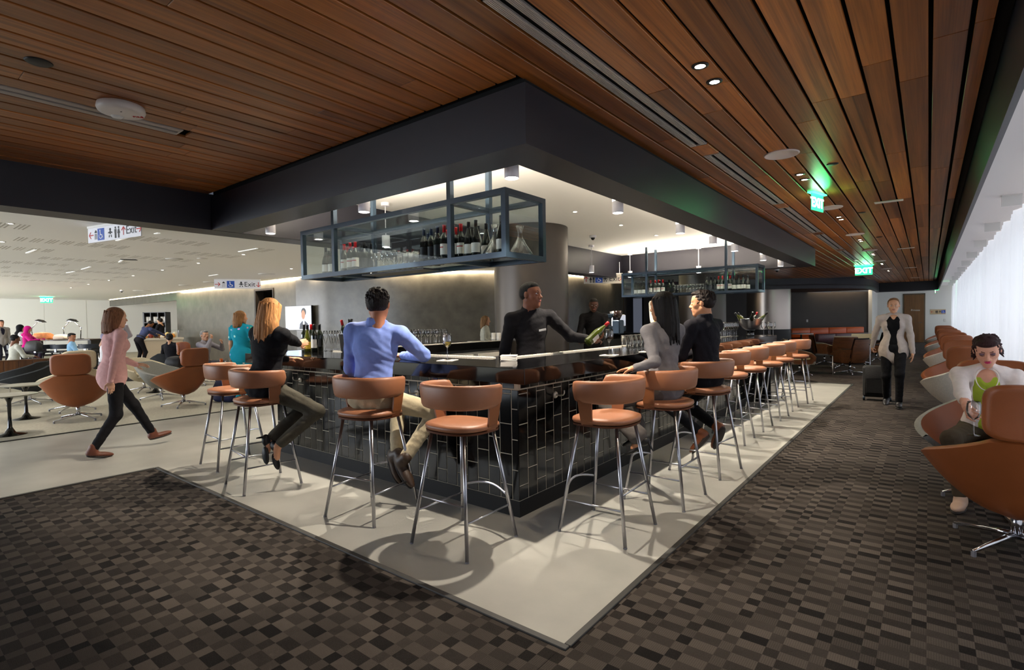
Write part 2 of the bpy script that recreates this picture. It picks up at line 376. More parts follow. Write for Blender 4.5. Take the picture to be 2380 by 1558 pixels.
o = inst('door_lettering', text_mesh('Private', .13, mat('white_print', '#e8e4dc', .5)), d1, (.05, -.053, 1.62)); o.rotation_euler = (pi/2, 0, 0)

# ---- plaster wall with rounded corner, left/back
PLASTER = mat('grey_venetian_plaster', '#57544c', .3, var=.25, vscale=3.5, bump=.05, bscale=25, spec=.6)
xd0, xd1, xb0, xb1 = -17.45, -16.2, -32.9, -24.1
def wallx(name, x0, x1, z0, z1): return struct(MB().box((x0, 8.4, z0), (x1, 8.6, z1)).obj(name, PLASTER))
wallx('wall_back', xb1, xd0, 0, ZC-.03); wallx('wall_back_over_door', xd0, xd1, 2.55, ZC-.03); wallx('wall_back_over_buffet', xb0, xb1, 2.44, ZC-.03); wallx('wall_back_beside_door', xd1, -14.9, 0, ZC-.03)
cw = bez([(-14.9, 8.4), (-13.4, 8.62), (-11.9, 9.35), (-10.4, 10.4), (-9.4, 11.4), (-8.75, 12.8), (-8.6, 14.3), (-8.8, 16.2), (-9.2, 18.6)], 6)
struct(ribbon(cw, 0, ZC-.03, .2).obj('wall_curved', PLASTER, auto=50))
struct(MB().box((-11.2, 18.5, 0), (-9.15, 18.7, ZC)).obj('wall_passage', WALLB)); struct(MB().box((-11.2, 18.7, 0), (-11.0, 23.2, ZC)).obj('wall_passage_side', WALLB))
# LED cove strip along the top of the wall
COVE = mat('cove_led', '#ffffff', .5, emit=(1, .80, .50), es=9)
cov = [(xb0, 8.4), (-24, 8.4), (-19.5, 8.4)]+cw
struct(ribbon([(x+(.0), y) for x, y in cov], ZC-.028, ZC-.004, .03).obj('trim_cove_light', COVE))
def cove_area(p, q, power):
    p = Vector((*p, 0)); q = Vector((*q, 0)); d = q-p; n = Vector((d.y, -d.x, 0)).normalized(); c = (p+q)/2+n*.16
    o = area('cove_strip_light', (c.x, c.y, ZC-.03), (-n.x*.5, -n.y*.5, -1), d.length, .06, power, (1, .80, .55))
    zz = Vector((-n.x*.5, -n.y*.5, -1)).normalized(); x = d.normalized(); y = (-zz).cross(x).normalized(); x = y.cross(-zz)
    o.matrix_world = Matrix(((x.x, y.x, -zz.x, c.x), (x.y, y.y, -zz.y, c.y), (x.z, y.z, -zz.z, ZC-.03), (0, 0, 0, 1)))
cove_area((-24, 8.4), (-18, 8.4), 30); cove_area((-18, 8.4), (-14.9, 8.4), 18); cove_area(cw[3], cw[14], 18); cove_area(cw[14], cw[24], 18); cove_area(cw[24], cw[32], 14); cove_area(cw[32], cw[44], 18)
cove_area(dw[4], dw[16], 16); cove_area(dw[16], dw[23], 10)
# dark doorway
dd = struct(empty('door_2', (xd0, 8.4, 0))); dd['kind'] = 'structure'
FRB = mat('dark_door_frame', '#26201c', .45)
w_ = xd1-xd0
MB().box((0, -.03, 0), (.09, .25, 2.55)).box((w_-.05, -.03, 0), (w_, .25, 2.55)).box((.09, -.03, 2.49), (w_-.05, .25, 2.55)).obj('door_frame', FRB, dd)
MB().box((.25, .9, 0), (w_+1.2, .95, 2.1)).obj('inner_screen', mat('dark_screen', '#181412', .5), dd)
struct(MB().box((xd0-.6, 11, 0), (-12.5, 11.1, ZC)).obj('wall_corridor', mat('corridor_wall', '#4b4a44', .7)))
# buffet room and far left wall
struct(MB().box((-36, 14.0, 0), (-22.5, 14.2, ZC)).obj('wall_buffet', WHW)); struct(MB().box((-23.9, 8.6, 0), (-23.7, 14, ZC)).obj('wall_buffet_side', FRB))
fl = struct(MB().box((-34.2, -8, 0), (-34.0, 14, ZC)).obj('wall_left', WHW))
for i, y in enumerate((1.9, 3.55, 5.2, 6.85)):
    MB().box((0, 0, 0), (.012, 1.63, ZC-.02)).obj('wall_panel', WHW, fl, loc=(-34.0, y-.8, 0))
struct(MB().box((-33.98, -8, 0), (-33.95, 8.4, .1)).obj('baseboard_left', FRB))

# ---- curtain
def curtain_mat():
    m = bpy.data.materials.new('sheer_white_curtain'); m.use_nodes = True; nt = m.node_tree; nt.nodes.clear(); N = nt.nodes.new; L = nt.links.new
    out = N('ShaderNodeOutputMaterial'); mix = N('ShaderNodeMixShader'); d = N('ShaderNodeBsdfDiffuse'); t = N('ShaderNodeBsdfTranslucent')
    d.inputs[0].default_value = (.86, .87, .9, 1); t.inputs[0].default_value = (.86, .86, .9, 1); mix.inputs[0].default_value = .5
    L(d.outputs[0], mix.inputs[1]); L(t.outputs[0], mix.inputs[2]); L(mix.outputs[0], out.inputs[0]); return m
CURT = curtain_mat()
def curtain(y0, y1, label):
    R = []; n = int((y1-y0)/.025)
    ph = random.random()*6
    for zf, amp in ((.02, 1.15), (1.0, 1.1), (2.0, 1.0), (2.5, .9), (2.795, .75)):
        row = []
        for i in range(n+1):
            y = y0+(y1-y0)*i/n
            a = .055*sin(2*pi*y/.42+.6*sin(y*1.7)+ph)+.03*sin(2*pi*y/1.21+ph*2)+.018*sin(2*pi*y/.17+zf*.4)
            row.append((.97+a*amp, y+.03*sin(zf*1.1+y*3), zf))
        R.append(row)
    o = MB().grid(R).obj('curtain', CURT, smooth=True) if False else None
    m = MB(); m.loft(R, closed=False); o = m.obj('curtain', CURT, smooth=True)
    tag(o, label, 'curtain', 'sheer curtains along the windows'); return o
E_ = [-2.5, 4.6, 11.8, 19.0, 26.2, 33.45]
CL = ['sheer white curtain at the right edge of the photo behind the seated woman', 'sheer white pleated curtain, second from the camera', 'sheer white pleated curtain, middle one of the row', 'sheer white pleated curtain, fourth from the camera', 'sheer white pleated curtain farthest away, next to the white end wall']
for i in range(5): curtain(E_[i], E_[i+1]-.02, CL[i])
br = MB().box((-.09, -.012, -.13), (.09, .012, 0)).box((-.09, -.03, -.014), (.09, .03, 0)).mesh('curtain_bracket', WHITEM)
for i in range(11):
    tag(inst('curtain_bracket', br, None, (.77, 6.2+2.45*i, 2.80)), 'small white bracket where ceiling meets the curtain', 'bracket', 'curtain brackets along the window ceiling')

PERF = mat('ceiling_perforation', '#b9b4aa', .9)
pm = MB()
for i in range(9):
    for j in range(30):
        x0 = -9.6-1.35*i-.7*(j % 2)*0; y0 = -.6+.19*j
        if (i+j//4) % 3 == 0: continue
        for k in range(3): pm.box((x0-.50, y0+.045*k, ZC-.0015), (x0, y0+.022+.045*k, ZC+.001))
o = pm.obj('ceiling_perforations', PERF, bpy.data.objects['ceiling_lounge']); o['kind'] = 'stuff'
def ceil_bar(px0, py0, px1, py1, label, wd=.035, mt=None):
    p, q = onz(px0, py0, ZC), onz(px1, py1, ZC); d = q-p
    o = MB().bbox((0, -wd/2, -.010), (d.length, wd/2, .001), .002).obj('slot_vent', mt or mat('slot_vent_glow', '#f2f1ec', .4, emit=(1, 1, .98), es=.25), loc=(p.x, p.y, ZC), rz=math.atan2(d.y, d.x)); tag(o, label, 'vent', 'thin slot vents in the lounge ceiling')  # white vents get a faint emission to read brighter; they are no lamps
for i, q in enumerate(((271, 559, 307, 548, 'right of the hanging sign'), (62, 588, 83, 580, 'at far left of the lounge ceiling'), (555, 585, 598, 577, 'near the left end of the soffit'), (190, 626, 210, 620, 'in the middle of the lounge ceiling'), (277, 609, 286, 603, 'beside the dark vent'), (155, 634, 173, 631, 'left of the dome camera'), (486, 641, 506, 638, 'above the plaster wall sign'), (360, 543, 370, 541, 'just below the left soffit'))):
    ceil_bar(*q[:4], 'thin white slot vent '+q[4])
ceil_bar(281, 603, 318, 604, 'short dark slot vent in the lounge ceiling', .12, mat('dark_vent', '#2b2a28', .6))
for i, (px, py, r_) in enumerate(((405, 602, .16), (432, 663, .22), (490, 656, .22), (620, 637, .22), (470, 601, .10), (330, 676, .3))):
    p = onz(px, py, ZC); tag(MB().lathe([(.0, -.012), (r_*.6, -.014), (r_, -.004), (r_, .002)], 28).obj('round_vent', mat('round_vent_white', '#dedcd6', .5), smooth=True, loc=(p.x, p.y, ZC)), 'round white vent in the lounge ceiling, '+('beside the dark slot vent', 'left of the plaster wall sign', 'just left of the plaster wall sign', 'above the dark doorway', 'right of the dark slot vent', 'above the buffet header')[i], 'vent')
# ================================================================== BAR
BX, BY = -2.257, 2.909            # outer faces of the tiled front
TILE = mat('black_glazed_tile', '#0b0b0c', .09, spec=.35, var=.25, vscale=6)
GROUT = mat('pale_grout', '#b3aa97', .8)
PLINTH = mat('black_plinth', '#0d0c0c', .5, spec=.25)
bar = empty('bar_counter', (BX, BY, 0)); tag(bar, 'bar front clad in upright black glazed tiles with pale joints', 'bar')
MB().prism([(-3.30, .0035), (-.0035, .0035), (-.0035, 6.40), (-.12, 6.40), (-.12, .12), (-3.30, .12)], .108, .966).obj('grout_panel', GROUT, bar)
MB().prism([(-3.32, -.004), (.004, -.004), (.004, 6.33), (-.10, 6.33), (-.10, .10), (-3.32, .10)], 0, .112).obj('plinth', PLINTH, bar)
tiles = []
def col_tiles(i):
    z = [.113]; t = (.219, .438, .655, .872) if i % 2 == 0 else (.110, .329, .546, .764)
    z += [q for q in t if q > .13]+[.903]; return list(zip(z, z[1:]))
G = .0065
n_left = []; xs = [0, -.063]
while xs[-1] > -3.24: xs.append(xs[-1]-.1095)
for i, (a, b) in enumerate(zip(xs, xs[1:])):
    for z0, z1 in col_tiles(i+1): n_left.append(('L', b, a, z0, z1))
q = -.035; 
while q > -3.24: n_left.append(('L', q-.1095, q, .907, .966)); q -= .1095
n_right = []; y = 0; i = 0
while y < 6.38:
    for z0, z1 in col_tiles(i): n_right.append(('R', y, y+.1115, z0, z1))
    n_right.append(('R', y+.03, y+.1415, .907, .966)); y += .1115; i += 1
_tm = {}
def tile_mesh(side, w_, h_):
    k = (side, round(w_, 3), round(h_, 3))
    if k not in _tm:
        m = MB()
        if side == 'L': m.bbox((G/2, 0, G/2), (w_-G/2, .013, h_-G/2), .002)
        else: m.bbox((-.013, G/2, G/2), (0, w_-G/2, h_-G/2), .002)
        _tm[k] = m.mesh('tile', TILE)
    return _tm[k]
allt = n_left+n_right
rest = MB()
for j, (s, a, b, z0, z1) in enumerate(allt):
    if j < 298:
        inst('tile', tile_mesh(s, b-a, z1-z0), bar, (a, 0, z0) if s == 'L' else (0, a, z0))
    elif s == 'R': rest.bbox((-.013, a+G/2, z0+G/2), (0, min(b, 6.4)-G/2, z1-G/2), .002)
tag(rest.obj('tile_field', TILE, bar), kind='stuff')
MB().bbox((-.40, 6.34, 0), (.26, 6.90, .966), .006).obj('end_panel', mat('black_gloss_panel', '#0d0d0f', .15), bar)
def hook(side, p, z):
    M = Matrix.Identity(4) if side == 'L' else Matrix.Rotation(pi/2, 4, 'Z')
    m = MB()
    def T(v): return tuple((Matrix.Translation((p, 0, z) if side == 'L' else (0, p, z)) @ M) @ Vector(v))
    m.cyl(T((0, 0, 0)), T((0, -.012, 0)), .028, .024, 14); m.tube([T(v) for v in ((0, -.01, 0), (0, -.05, -.002), (0, -.075, .004), (0, -.085, .02), (0, -.085, .04))], .006, 7)
    o = m.obj('bag_hook', mat('hook_metal', '#d9d2c2', .35, .4), bar, smooth=True); o['label'] = 'satin metal bag hook'
for x in (-.95, -1.85, -2.75): hook('L', x-.1, .81)
for y in (.465, 1.10, 1.9, 2.75, 3.6, 4.45, 5.3): hook('R', y, .815)
# worktop
GRAN = mat('black_granite', '#0d0d0e', .07, spec=.45, var=.5, vscale=400)
wt = MB().prism([(-6.0, 2.76), (-2.085, 2.76), (-2.085, 10.11), (-2.83, 10.11), (-2.83, 3.47), (-5.35, 3.47), (-5.35, 6.70), (-6.0, 6.70)], .966, 1.072)
wto = wt.obj('bar_worktop', GRAN); tag(wto, 'polished black stone worktop running round the bar', 'worktop')
bv = wto.modifiers.new('bev', 'BEVEL'); bv.width = .003; bv.segments = 2; bv.limit_method = 'ANGLE'
wt2 = MB().prism([(-6.0, 8.06), (-5.35, 8.06), (-5.35, 11.3), (-3.6, 11.3), (-3.6, 12.0), (-6.0, 12.0)], .966, 1.072).obj('bar_worktop', GRAN); tag(wt2, 'polished black stone worktop at the far left bar corner, beyond the column', 'worktop')
RAILM = mat('white_bar_mat', '#d9d2c6', .6)
def rail(x0, y0, x1, y1, label):
    t = MB(); t.box((x0, y0, 1.073), (x1, y1, 1.079)); L_ = max(x1-x0, y1-y0); n = int(L_/.03)
    for k in range(n):
        if x1-x0 > y1-y0: t.box((x0+k*.03, y0, 1.079), (x0+k*.03+.016, y1, 1.083))
        else: t.box((x0, y0+k*.03, 1.079), (x1, y0+k*.03+.016, 1.083))
    tag(t.obj('bar_mat', RAILM), label, 'bar mat')
rail(-5.3, 3.415, -2.92, 3.46, 'white ribbed bar mat strip along the front arm of the bar'); rail(-2.82, 3.5, -2.775, 8.4, 'white ribbed bar mat strip along the right arm of the bar'); rail(-5.43, 3.9, -5.36, 6.6, 'white ribbed bar mat strip on the left arm, under the stacked cups')
# service side below the worktop
INN = mat('service_steel', '#8c8a86', .4, .6); DARKP = mat('dark_panel', '#1b1a19', .5)
s1 = MB().box((-5.95, 3.5, 0), (-5.42, 6.68, .966)).obj('back_bar_base', DARKP); tag(s1, 'dark base of the left bar arm, camera side of the column', 'bar base')
s2 = MB().prism([(-5.95, 8.08), (-5.42, 8.08), (-5.42, 11.35), (-3.65, 11.35), (-3.65, 11.95), (-5.95, 11.95)], 0, .966).obj('back_bar_base', DARKP); tag(s2, 'dark base of the far bar arms beyond the column', 'bar base')
def fridge(y, label):
    t = empty('bar_fridge', (-5.41, y, 0)); MB().bbox((0, 0, .02), (.28, .78, .93), .005).obj('cabinet', INN, t)
    MB().bbox((.283, .02, .08), (.305, .76, .92), .004).obj('door', mat('fridge_white', '#cfcbc2', .4), t); MB().box((.306, .1, .84), (.32, .68, .86)).obj('handle', SATIN, t)
    tag(t, label, 'fridge', 'undercounter fridges')
for i, y in enumerate((3.95, 4.8, 5.65)): fridge(y, 'white undercounter fridge below the left bar arm, '+('nearest the camera', 'middle one', 'beside the column')[i])
sb = MB().prism([(-5.3, 3.05), (-2.4, 3.05), (-2.4, 9.2), (-2.8, 9.2), (-2.8, 3.42), (-5.3, 3.42)], 0, .966).obj('service_cabinet', DARKP); tag(sb, 'dark service cabinets behind the tiled bar front', 'cabinet')
# ---- columns
COLM = mat('bronze_column_metal', '#544e49', .40, .75, bump=.02, bscale=200)
STEEL = mat('brushed_steel_column', '#b4a9a0', .3, .9, bump=.03, bscale=60, stretch=(1, 1, .05))
def column(name, x, y, r, ztop, mt, label, z0=0):
    o = MB().lathe([(r, 0), (r, ztop-z0)], 64).obj(name, mt, auto=50, loc=(x, y, z0)); tag(o, label, 'column'); return o
column('round_column', -5.40, 7.38, .64, ZR, COLM, 'thick dark bronze round column behind the bartender')
column('round_column', -5.25, 15.7, .66, ZC, COLM, 'round metal column behind the seated couple')
p = atd(1786, 740, 20.5); sc = column('round_column', p.x, p.y, .78, ZC, STEEL, 'shiny brushed steel round column near the orange banquette')
MB().lathe([(.785, 0), (.785, .92)], 48).obj('column_base', DARKP, sc, auto=50)

# ================================================================== BOTTLES AND GLASSES
def glassy(name, tint, r=.05): return glass_mat(name, tint, boost=1.1)
DKG = mat('dark_green_bottle', '#0c120a', .08, spec=.9); OLG = mat('olive_bottle', '#5a5f1a', .08, spec=.9, trans=.3)
LABW = mat('white_label', '#e6e1d8', .6); LABK = mat('black_label', '#1a1a1d', .5); LABY = mat('yellow_label', '#d8b23c', .6)
CAPR = mat('red_capsule', '#c01018', .35); CAPK = mat('black_capsule', '#18181b', .35); CAPB = mat('blue_capsule', '#1a2740', .3); LABR = mat('red_print', '#b03030', .6)
BORD = [(.0, .002), (.034, 0), (.0375, .006), (.0375, .185), (.034, .205), (.018, .235), (.0145, .25), (.0145, .30), (.0155, .302), (.0155, .312), (0, .313)]
BURG = [(.0, .002), (.038, 0), (.0415, .006), (.0415, .13), (.038, .16), (.024, .21), (.016, .245), (.0145, .26), (.0145, .295), (.0155, .297), (.0155, .307), (0, .308)]
_b = {}
def bottle(kind, body, lab, cap, mark=False):
    k = (kind, body.name, lab.name if lab else '', cap.name, mark)
    if k in _b: return copy_tree(_b[k])
    prof = BORD if kind == 'bord' else BURG
    o = MB().lathe(prof, 16).obj('wine_bottle', body, smooth=True)
    r = .0381 if kind == 'bord' else .0421
    z0, z1 = (.05, .145) if kind == 'bord' else (.035, .115)
    def arcp(z0, z1, a0, a1, rr, n=12):
        R = [[(rr*cos(a0+(a1-a0)*i/n), rr*sin(a0+(a1-a0)*i/n), z) for i in range(n+1)] for z in (z0, z1)]
        return MB().loft(R, closed=False)
    if lab:
        l = arcp(z0, z1, -pi*.5-1.9, -pi*.5+1.9, r).obj('label', lab, o, smooth=True)
        if mark: arcp(z1-.035, z1-.025, -pi*.5-1.0, -pi*.5+.9, r+.0004).obj('label_mark', LABR, l, smooth=True)
    MB().lathe([(.0151, .245), (.0151, .30), (.0161, .302), (.0161, .3125), (.0, .3135)] if kind == 'bord' else [(.0151, .25), (.0151, .295), (.0161, .297), (.0161, .3075), (0, .3085)], 14).obj('capsule', cap, o, smooth=True)
    _b[k] = o; return o
BT = {'kblue': ('bord', DKG, LABK, CAPB), 'wred': ('bord', DKG, LABW, CAPR, True), 'wburg': ('burg', DKG, LABW, CAPK), 'kblk': ('bord', DKG, LABK, CAPK), 'wblk': ('bord', DKG, LABW, CAPK), 'ygrn': ('burg', OLG, LABY, CAPK)}
REG = []
def free(x, y, z, r, ax=0):
    for _ in range(60):
        if all(abs(z-q[2]) > .3 or math.hypot(x-q[0], y-q[1]) > r+q[3] for q in REG): break
        if ax == 0: x += .006
        else: y += .006
    REG.append((x, y, z, r)); return x, y
def put_bottle(k, x, y, z, label, group, rz=None):
    x, y = free(x, y, z, .0425 if BT[k][0] == 'burg' else .0385)
    o = bottle(*BT[k]); o.location = (x, y, z); o.rotation_euler = (0, 0, random.uniform(-.5, .5) if rz is None else rz)
    tag(o, label, 'bottle', group); return o
def thin(prof, t=.0012):
    return prof+[(max(r-t, .0005), z) for r, z in reversed(prof)]
WG = thin([(.034, .0), (.03, .002), (.006, .006), (.0035, .012), (.0035, .095), (.007, .102), (.026, .118), (.037, .142), (.0395, .165), (.036, .20), (.032, .218)])
wg_me = MB().lathe(WG, 18, cap0=False, cap1=False).mesh('wine_glass', GLASS, True)
TB = thin([(.0, .001), (.031, .001), (.033, .006), (.037, .115)], .0018)
tb_me = MB().lathe(TB, 16, cap0=False, cap1=False).mesh('tumbler', GLASS, True)
FL = thin([(.03, 0), (.026, .002), (.004, .006), (.0035, .08), (.012, .10), (.024, .15), (.026, .19), (.022, .235)])
fl_me = MB().lathe(FL, 16, cap0=False, cap1=False).mesh('champagne_flute', GLASS, True)
def put_glass(me, x, y, z, label, group, name=None, s=1):
    x, y = free(x, y, z, {'wine_decanter': .109, 'tumbler': .038}.get(me.name, .040)*s)
    o = inst(name or me.name.split('.')[0], me, None, (x, y, z)); o.scale = (s, s, s); tag(o, label, 'glass', group); return o
WINEY = mat('white_wine', '#c9b25a', .05, trans=.8)

# ================================================================== HANGING GLASS SHELVES
def shelf(x0, x1, y0, y1, z0, z1, posts, label, far=False):
    t = empty('hanging_shelf', (x0, y0, z0)); W, D, H = x1-x0, y1-y0, z1-z0; b = .045
    m = MB()
    def bar_(a, c): return m.box(a, c)
    for z in (0, H-b):
        m.box((0, 0, z), (W, b, z+b)).box((0, D-b, z), (W, D, z+b)).box((0, b, z), (b, D-b, z+b)).box((W-b, b, z), (W, D-b, z+b))
    for px in [0]+[q-x0-b/2 for q in posts]+[W-b]:
        m.box((px, 0, b), (px+b, b, H-b)).box((px, D-b, b), (px+b, D, H-b))
        if 0 < px < W-b: m.box((px, b, 0), (px+b, D-b, b)).box((px, b, H-b), (px+b, D-b, H))
    m.obj('frame', BLKM, t)
    for q in posts:
        for yy in (0, D-b): MB().box((q-x0-b/2, yy, H), (q-x0+b/2, yy+b, ZR-z0)).obj('hanger', BLKM, t)
    xs = [0]+[q-x0 for q in posts]+[W]
    for a, c in zip(xs, xs[1:]):
        g = b*.6
        def rim(p0, p1, name):
            MB().box(p0, p1).obj(name, PANE, t)
        rim((a+g, .018, b), (c-g, .022, H-b), 'front_pane'); rim((a+g, D-.022, b), (c-g, D-.018, H-b), 'back_pane'); rim((a+g, b, .028), (c-g, D-b, .040), 'shelf_pane'); rim((a+g, b, H-.03), (c-g, D-b, H-.024), 'top_pane')
    MB().box((.018, b, b), (.022, D-b, H-b)).obj('side_pane', PANE, t); MB().box((W-.022, b, b), (W-.018, D-b, H-b)).obj('side_pane', PANE, t)
    if True: MB().box((W*.30, D*.3, -.004), (W*.62, D*.7, .012)).obj('lighting_tray', mat('dark_tray', '#101012', .4), t)
    tag(t, label, 'shelf'); return t
pn = [ony(777, 560, 3.22).x, ony(1046, 480, 3.22).x]
shelf(-5.55, -2.58, 3.2, 3.75, 1.89, 2.43, pn, 'black steel hanging shelf with glass sides over the near bar corner')
zb = 1.932
G1 = 'bottles and glasses on the near hanging shelf'
def sx(px, y): return ony(px, 590, y).x
DEC = thin([(.0, .002), (.10, .002), (.108, .012), (.10, .035), (.05, .11), (.024, .16), (.018, .185), (.022, .215), (.035, .26)], .002)
dec_me = MB().lathe(DEC, 24, cap0=False, cap1=False).mesh('wine_decanter', GLASS, True)
put_glass(dec_me, -2.715, 3.56, zb, 'wide glass decanter in the right end bay of near hanging shelf', G1)
put_glass(dec_me, -2.83, 3.37, zb, 'wide glass decanter beside the white labelled bottles on near hanging shelf', G1)
for px, y, k in ((986, 3.32, 'kblue'), (1003, 3.34, 'kblue'), (1018, 3.30, 'kblue'), (996, 3.5, 'kblue'), (1012, 3.54, 'kblk')):
    put_bottle(k, sx(px, y), y, zb, 'dark red wine bottle with black label and blue capsule on near hanging shelf', G1)
for px, y in ((1031, 3.3), (1047, 3.34), (1040, 3.5), (1060, 3.46), (1072, 3.36)):
    put_bottle('wred', sx(px, y), y, zb, 'wine bottle with white label and red capsule, right half of near hanging shelf', G1)
for px, y in ((1090, 3.32), (1107, 3.30), (1124, 3.29), (1112, 3.5), (1131, 3.48), (1098, 3.6), (1131, 3.62)):
    put_bottle('wburg', sx(px, y), y, zb, 'sloping shouldered wine bottle with white label at right end of near hanging shelf', G1)
for px, y in ((800, 3.36), (814, 3.34), (826, 3.34), (808, 3.52), (822, 3.55)):
    put_bottle('wred', sx(px, y), y, zb, 'wine bottle with white label and red capsule, left half of near hanging shelf', G1)
for px, y in ((838, 3.56), (850, 3.58), (846, 3.42), (862, 3.52)):
    put_bottle('kblk', sx(px, y), y, zb, 'dark wine bottle with black capsule, left of the shelf glasses', G1)
for px, y in ((757, 3.34), (768, 3.36), (764, 3.52)):
    put_bottle('wburg', sx(px, y), y, zb, 'white labelled wine bottle in the left end bay of near hanging shelf', G1)
for i in range(9):
    for j in range(3):
        y = 3.30+.11*j; x = sx(868+12.2*i, 3.3)+.02*j
        put_glass(tb_me if i > 4 else wg_me, x, y, zb, ('clear straight tumbler' if i > 4 else 'clear stemmed glass')+' among the glasses on near hanging shelf', G1, s=1.0 if i > 4 else .72)
# far shelf
FX0, FX1, FY = -5.5, -2.6, 11.0
pf = [ony(1502, 650, FY).x, ony(1687, 640, FY).x]
shelf(FX0, FX1, FY, FY+.55, 1.89, 2.43, pf, 'black steel hanging shelf with glass sides at the far end of bar')
G2 = 'bottles and glasses on the far hanging shelf'
def fx(px): return ony(px, 680, FY+.15).x
for px in (1478, 1487, 1495): put_bottle('wburg', fx(px), FY+.15, zb, 'white labelled wine bottle in the left bay of far hanging shelf', G2)
for i, px in enumerate((1513, 1522, 1531, 1540)): put_bottle('wred', fx(px), FY+.14+.03*(i % 2), zb, 'red capped wine bottle left of the glasses on far hanging shelf', G2)
for px in (1518, 1527, 1536, 1549, 1558): put_bottle('kblk', fx(px), FY+.30, zb, 'black wine bottle left of the glasses on far hanging shelf', G2)
for i in range(10):
    for j in range(2): put_glass(wg_me, fx(1570+6.8*i), FY+.13+.14*j, zb, 'stemmed glass in the row on far hanging shelf', G2, s=.8)
for px in (1642, 1651, 1660): put_bottle('kblk', fx(px), FY+.16, zb, 'black wine bottle right of the glasses on far hanging shelf', G2)
for px in (1669, 1678, 1697): put_bottle('wred', fx(px), FY+.15, zb, 'red capped wine bottle right of the glasses on far hanging shelf', G2)
for i, px in enumerate((1707, 1712, 1717, 1722, 1727, 1732)): put_bottle('wburg', fx(px), FY+.13+.17*(i % 2), zb, 'white labelled wine bottle in the right bay of far hanging shelf', G2)

# ================================================================== PENDANTS, DOWNLIGHTS, CEILING FITTINGS
LENS = mat('lamp_lens', '#ffffff', .4, emit=(1, .93, .82), es=18)
WCAN = mat('white_can', '#e6e4ea', .45)
def pendant(x, y, power, label, ang=95):
    zb_ = 2.39; t = empty('pendant_light', (x, y, zb_))
    MB().lathe([(.048, 0), (.052, .004), (.052, .15), (.0, .152)], 24, cap0=False).obj('shade', WCAN, t, auto=50)
    MB().lathe([(.0, .006), (.045, .006)], 24, cap0=False, cap1=False).obj('lens', LENS, t)
    MB().cyl((0, 0, .15), (0, 0, ZR-zb_-.04), .006, seg=8).obj('stem', WCAN, t, smooth=True)
    MB().lathe([(.055, 0), (.055, .045)], 24, c=(0, 0, ZR-zb_-.045)).obj('canopy', WCAN, t, auto=50)
    spot('pendant_spot', (x, y, zb_-.004), (0, 0, -1), power, ang, .25, .016)
    tag(t, label, 'pendant light', 'white can pendants round the bar'); return t
PR = [(2.93, 'nearest pendant, at the near corner of the bar recess'), (4.54, 'on the right arm of bar, second from the near corner'), (6.13, 'on the right arm of bar, third from the near corner'), (7.33, 'on the right arm of bar, fourth from the near corner'), (8.35, 'on the right arm of bar, fifth from the near corner'), (10.1, 'on the right arm of bar, last but one'), (11.5, 'on the right arm of bar, last of the row')]
PW1 = 115
for y, l in PR: pendant(-2.30, y, PW1, 'white can pendant light '+l)
for x, l in ((-4.0, 'left of the near hanging shelf hangers'), (-5.69, 'at the left end of the front soffit')): pendant(x, 2.93, PW1, 'white can pendant light '+l)
for y, l in ((4.45, 'seen through the near hanging shelf'), (9.86, 'right of the thick column, by the dome camera'), (11.7, 'in the far left corner of the bar recess')): pendant(-5.62, y, PW1*.7, 'white can pendant on a thin stem '+l)
pendant(-4.0, 11.75, PW1*.6, 'white can pendant light above the far hanging shelf')
def downlight(x, y, z, label, group, power=0, r=.045, ang=80, col=(1, .82, .6), trim='#1d1a18'):
    t = empty('downlight', (x, y, z)); MB().lathe([(r*.62, -.006), (r, -.004), (r*1.02, .0), (r*.62, .0)], 20, cap0=False, cap1=False).obj('trim_ring', mat('downlight_trim_'+trim[1:], trim, .4), t, smooth=True)
    MB().lathe([(.0005, -.004), (r*.64, -.004)], 16, cap0=False, cap1=False).obj('lens', GLOW, t)
    if power: spot('downlight_spot', (x, y, z-.006), (0, 0, -1), power, ang, .5, .03, col)
    tag(t, label, 'downlight', group); return t
ORD = ['first', 'second', 'third', 'fourth', 'fifth', 'sixth', 'seventh', 'eighth']
for i in range(7):
    for j, dy in enumerate((0, .25)):
        downlight(-1.0, 2.98+2.88*i+dy, ZC-.001, 'round recessed downlight in the wood ceiling, %s pair from the camera, %s one' % (ORD[i], ('nearer', 'farther')[j]), 'paired downlights in the wood ceiling', 34)
for i, y in enumerate((6.64, 8.1, 9.56)): downlight(-4.05, y, ZR-.001, 'small round downlight in the white bar recess, '+('nearest', 'middle', 'farthest')[i]+' of three', 'downlights in the bar recess', 45, trim='#e6e2da')
for i in range(8): downlight(-8.5-2.16*i, 4.93, ZC-.001, 'small round downlight in the white lounge ceiling, %s from the bar' % ORD[i], 'downlights in the lounge ceiling', 70, ang=110, col=(1, .92, .80), trim='#e6e2da')
for i, (x, y) in enumerate(((-9.6, 1.4), (-11.7, 1.6), (-13.9, 1.4), (-10.3, 7.2), (-12.6, 7.0), (-21, 2.5), (-24, 6.5), (-28, 3.0))):
    downlight(x, y, ZC-.001, 'small round downlight in the white lounge ceiling, '+['above the tulip tables', 'above the brown lounge chairs', 'above the dark grey chairs', 'near the curved plaster wall', 'near the television', 'above the reading table', 'in front of the buffet opening', 'by the far left wall'][i], 'downlights in the lounge ceiling', 85, ang=115, col=(1, .92, .80), trim='#e6e2da')
for i in range(6):
    o = MB().lathe([(.0, -.004), (.125, -.004), (.132, -.010), (.14, -.002), (.14, .004)], 32).obj('ceiling_speaker', mat('speaker_white', '#d9c8bf', .6), smooth=True, loc=(-1.0, 5.04+2.88*i, ZC)); tag(o, 'round white speaker grille in the wood ceiling, %s from the camera' % ORD[i], 'speaker', 'round speakers in the wood ceiling')
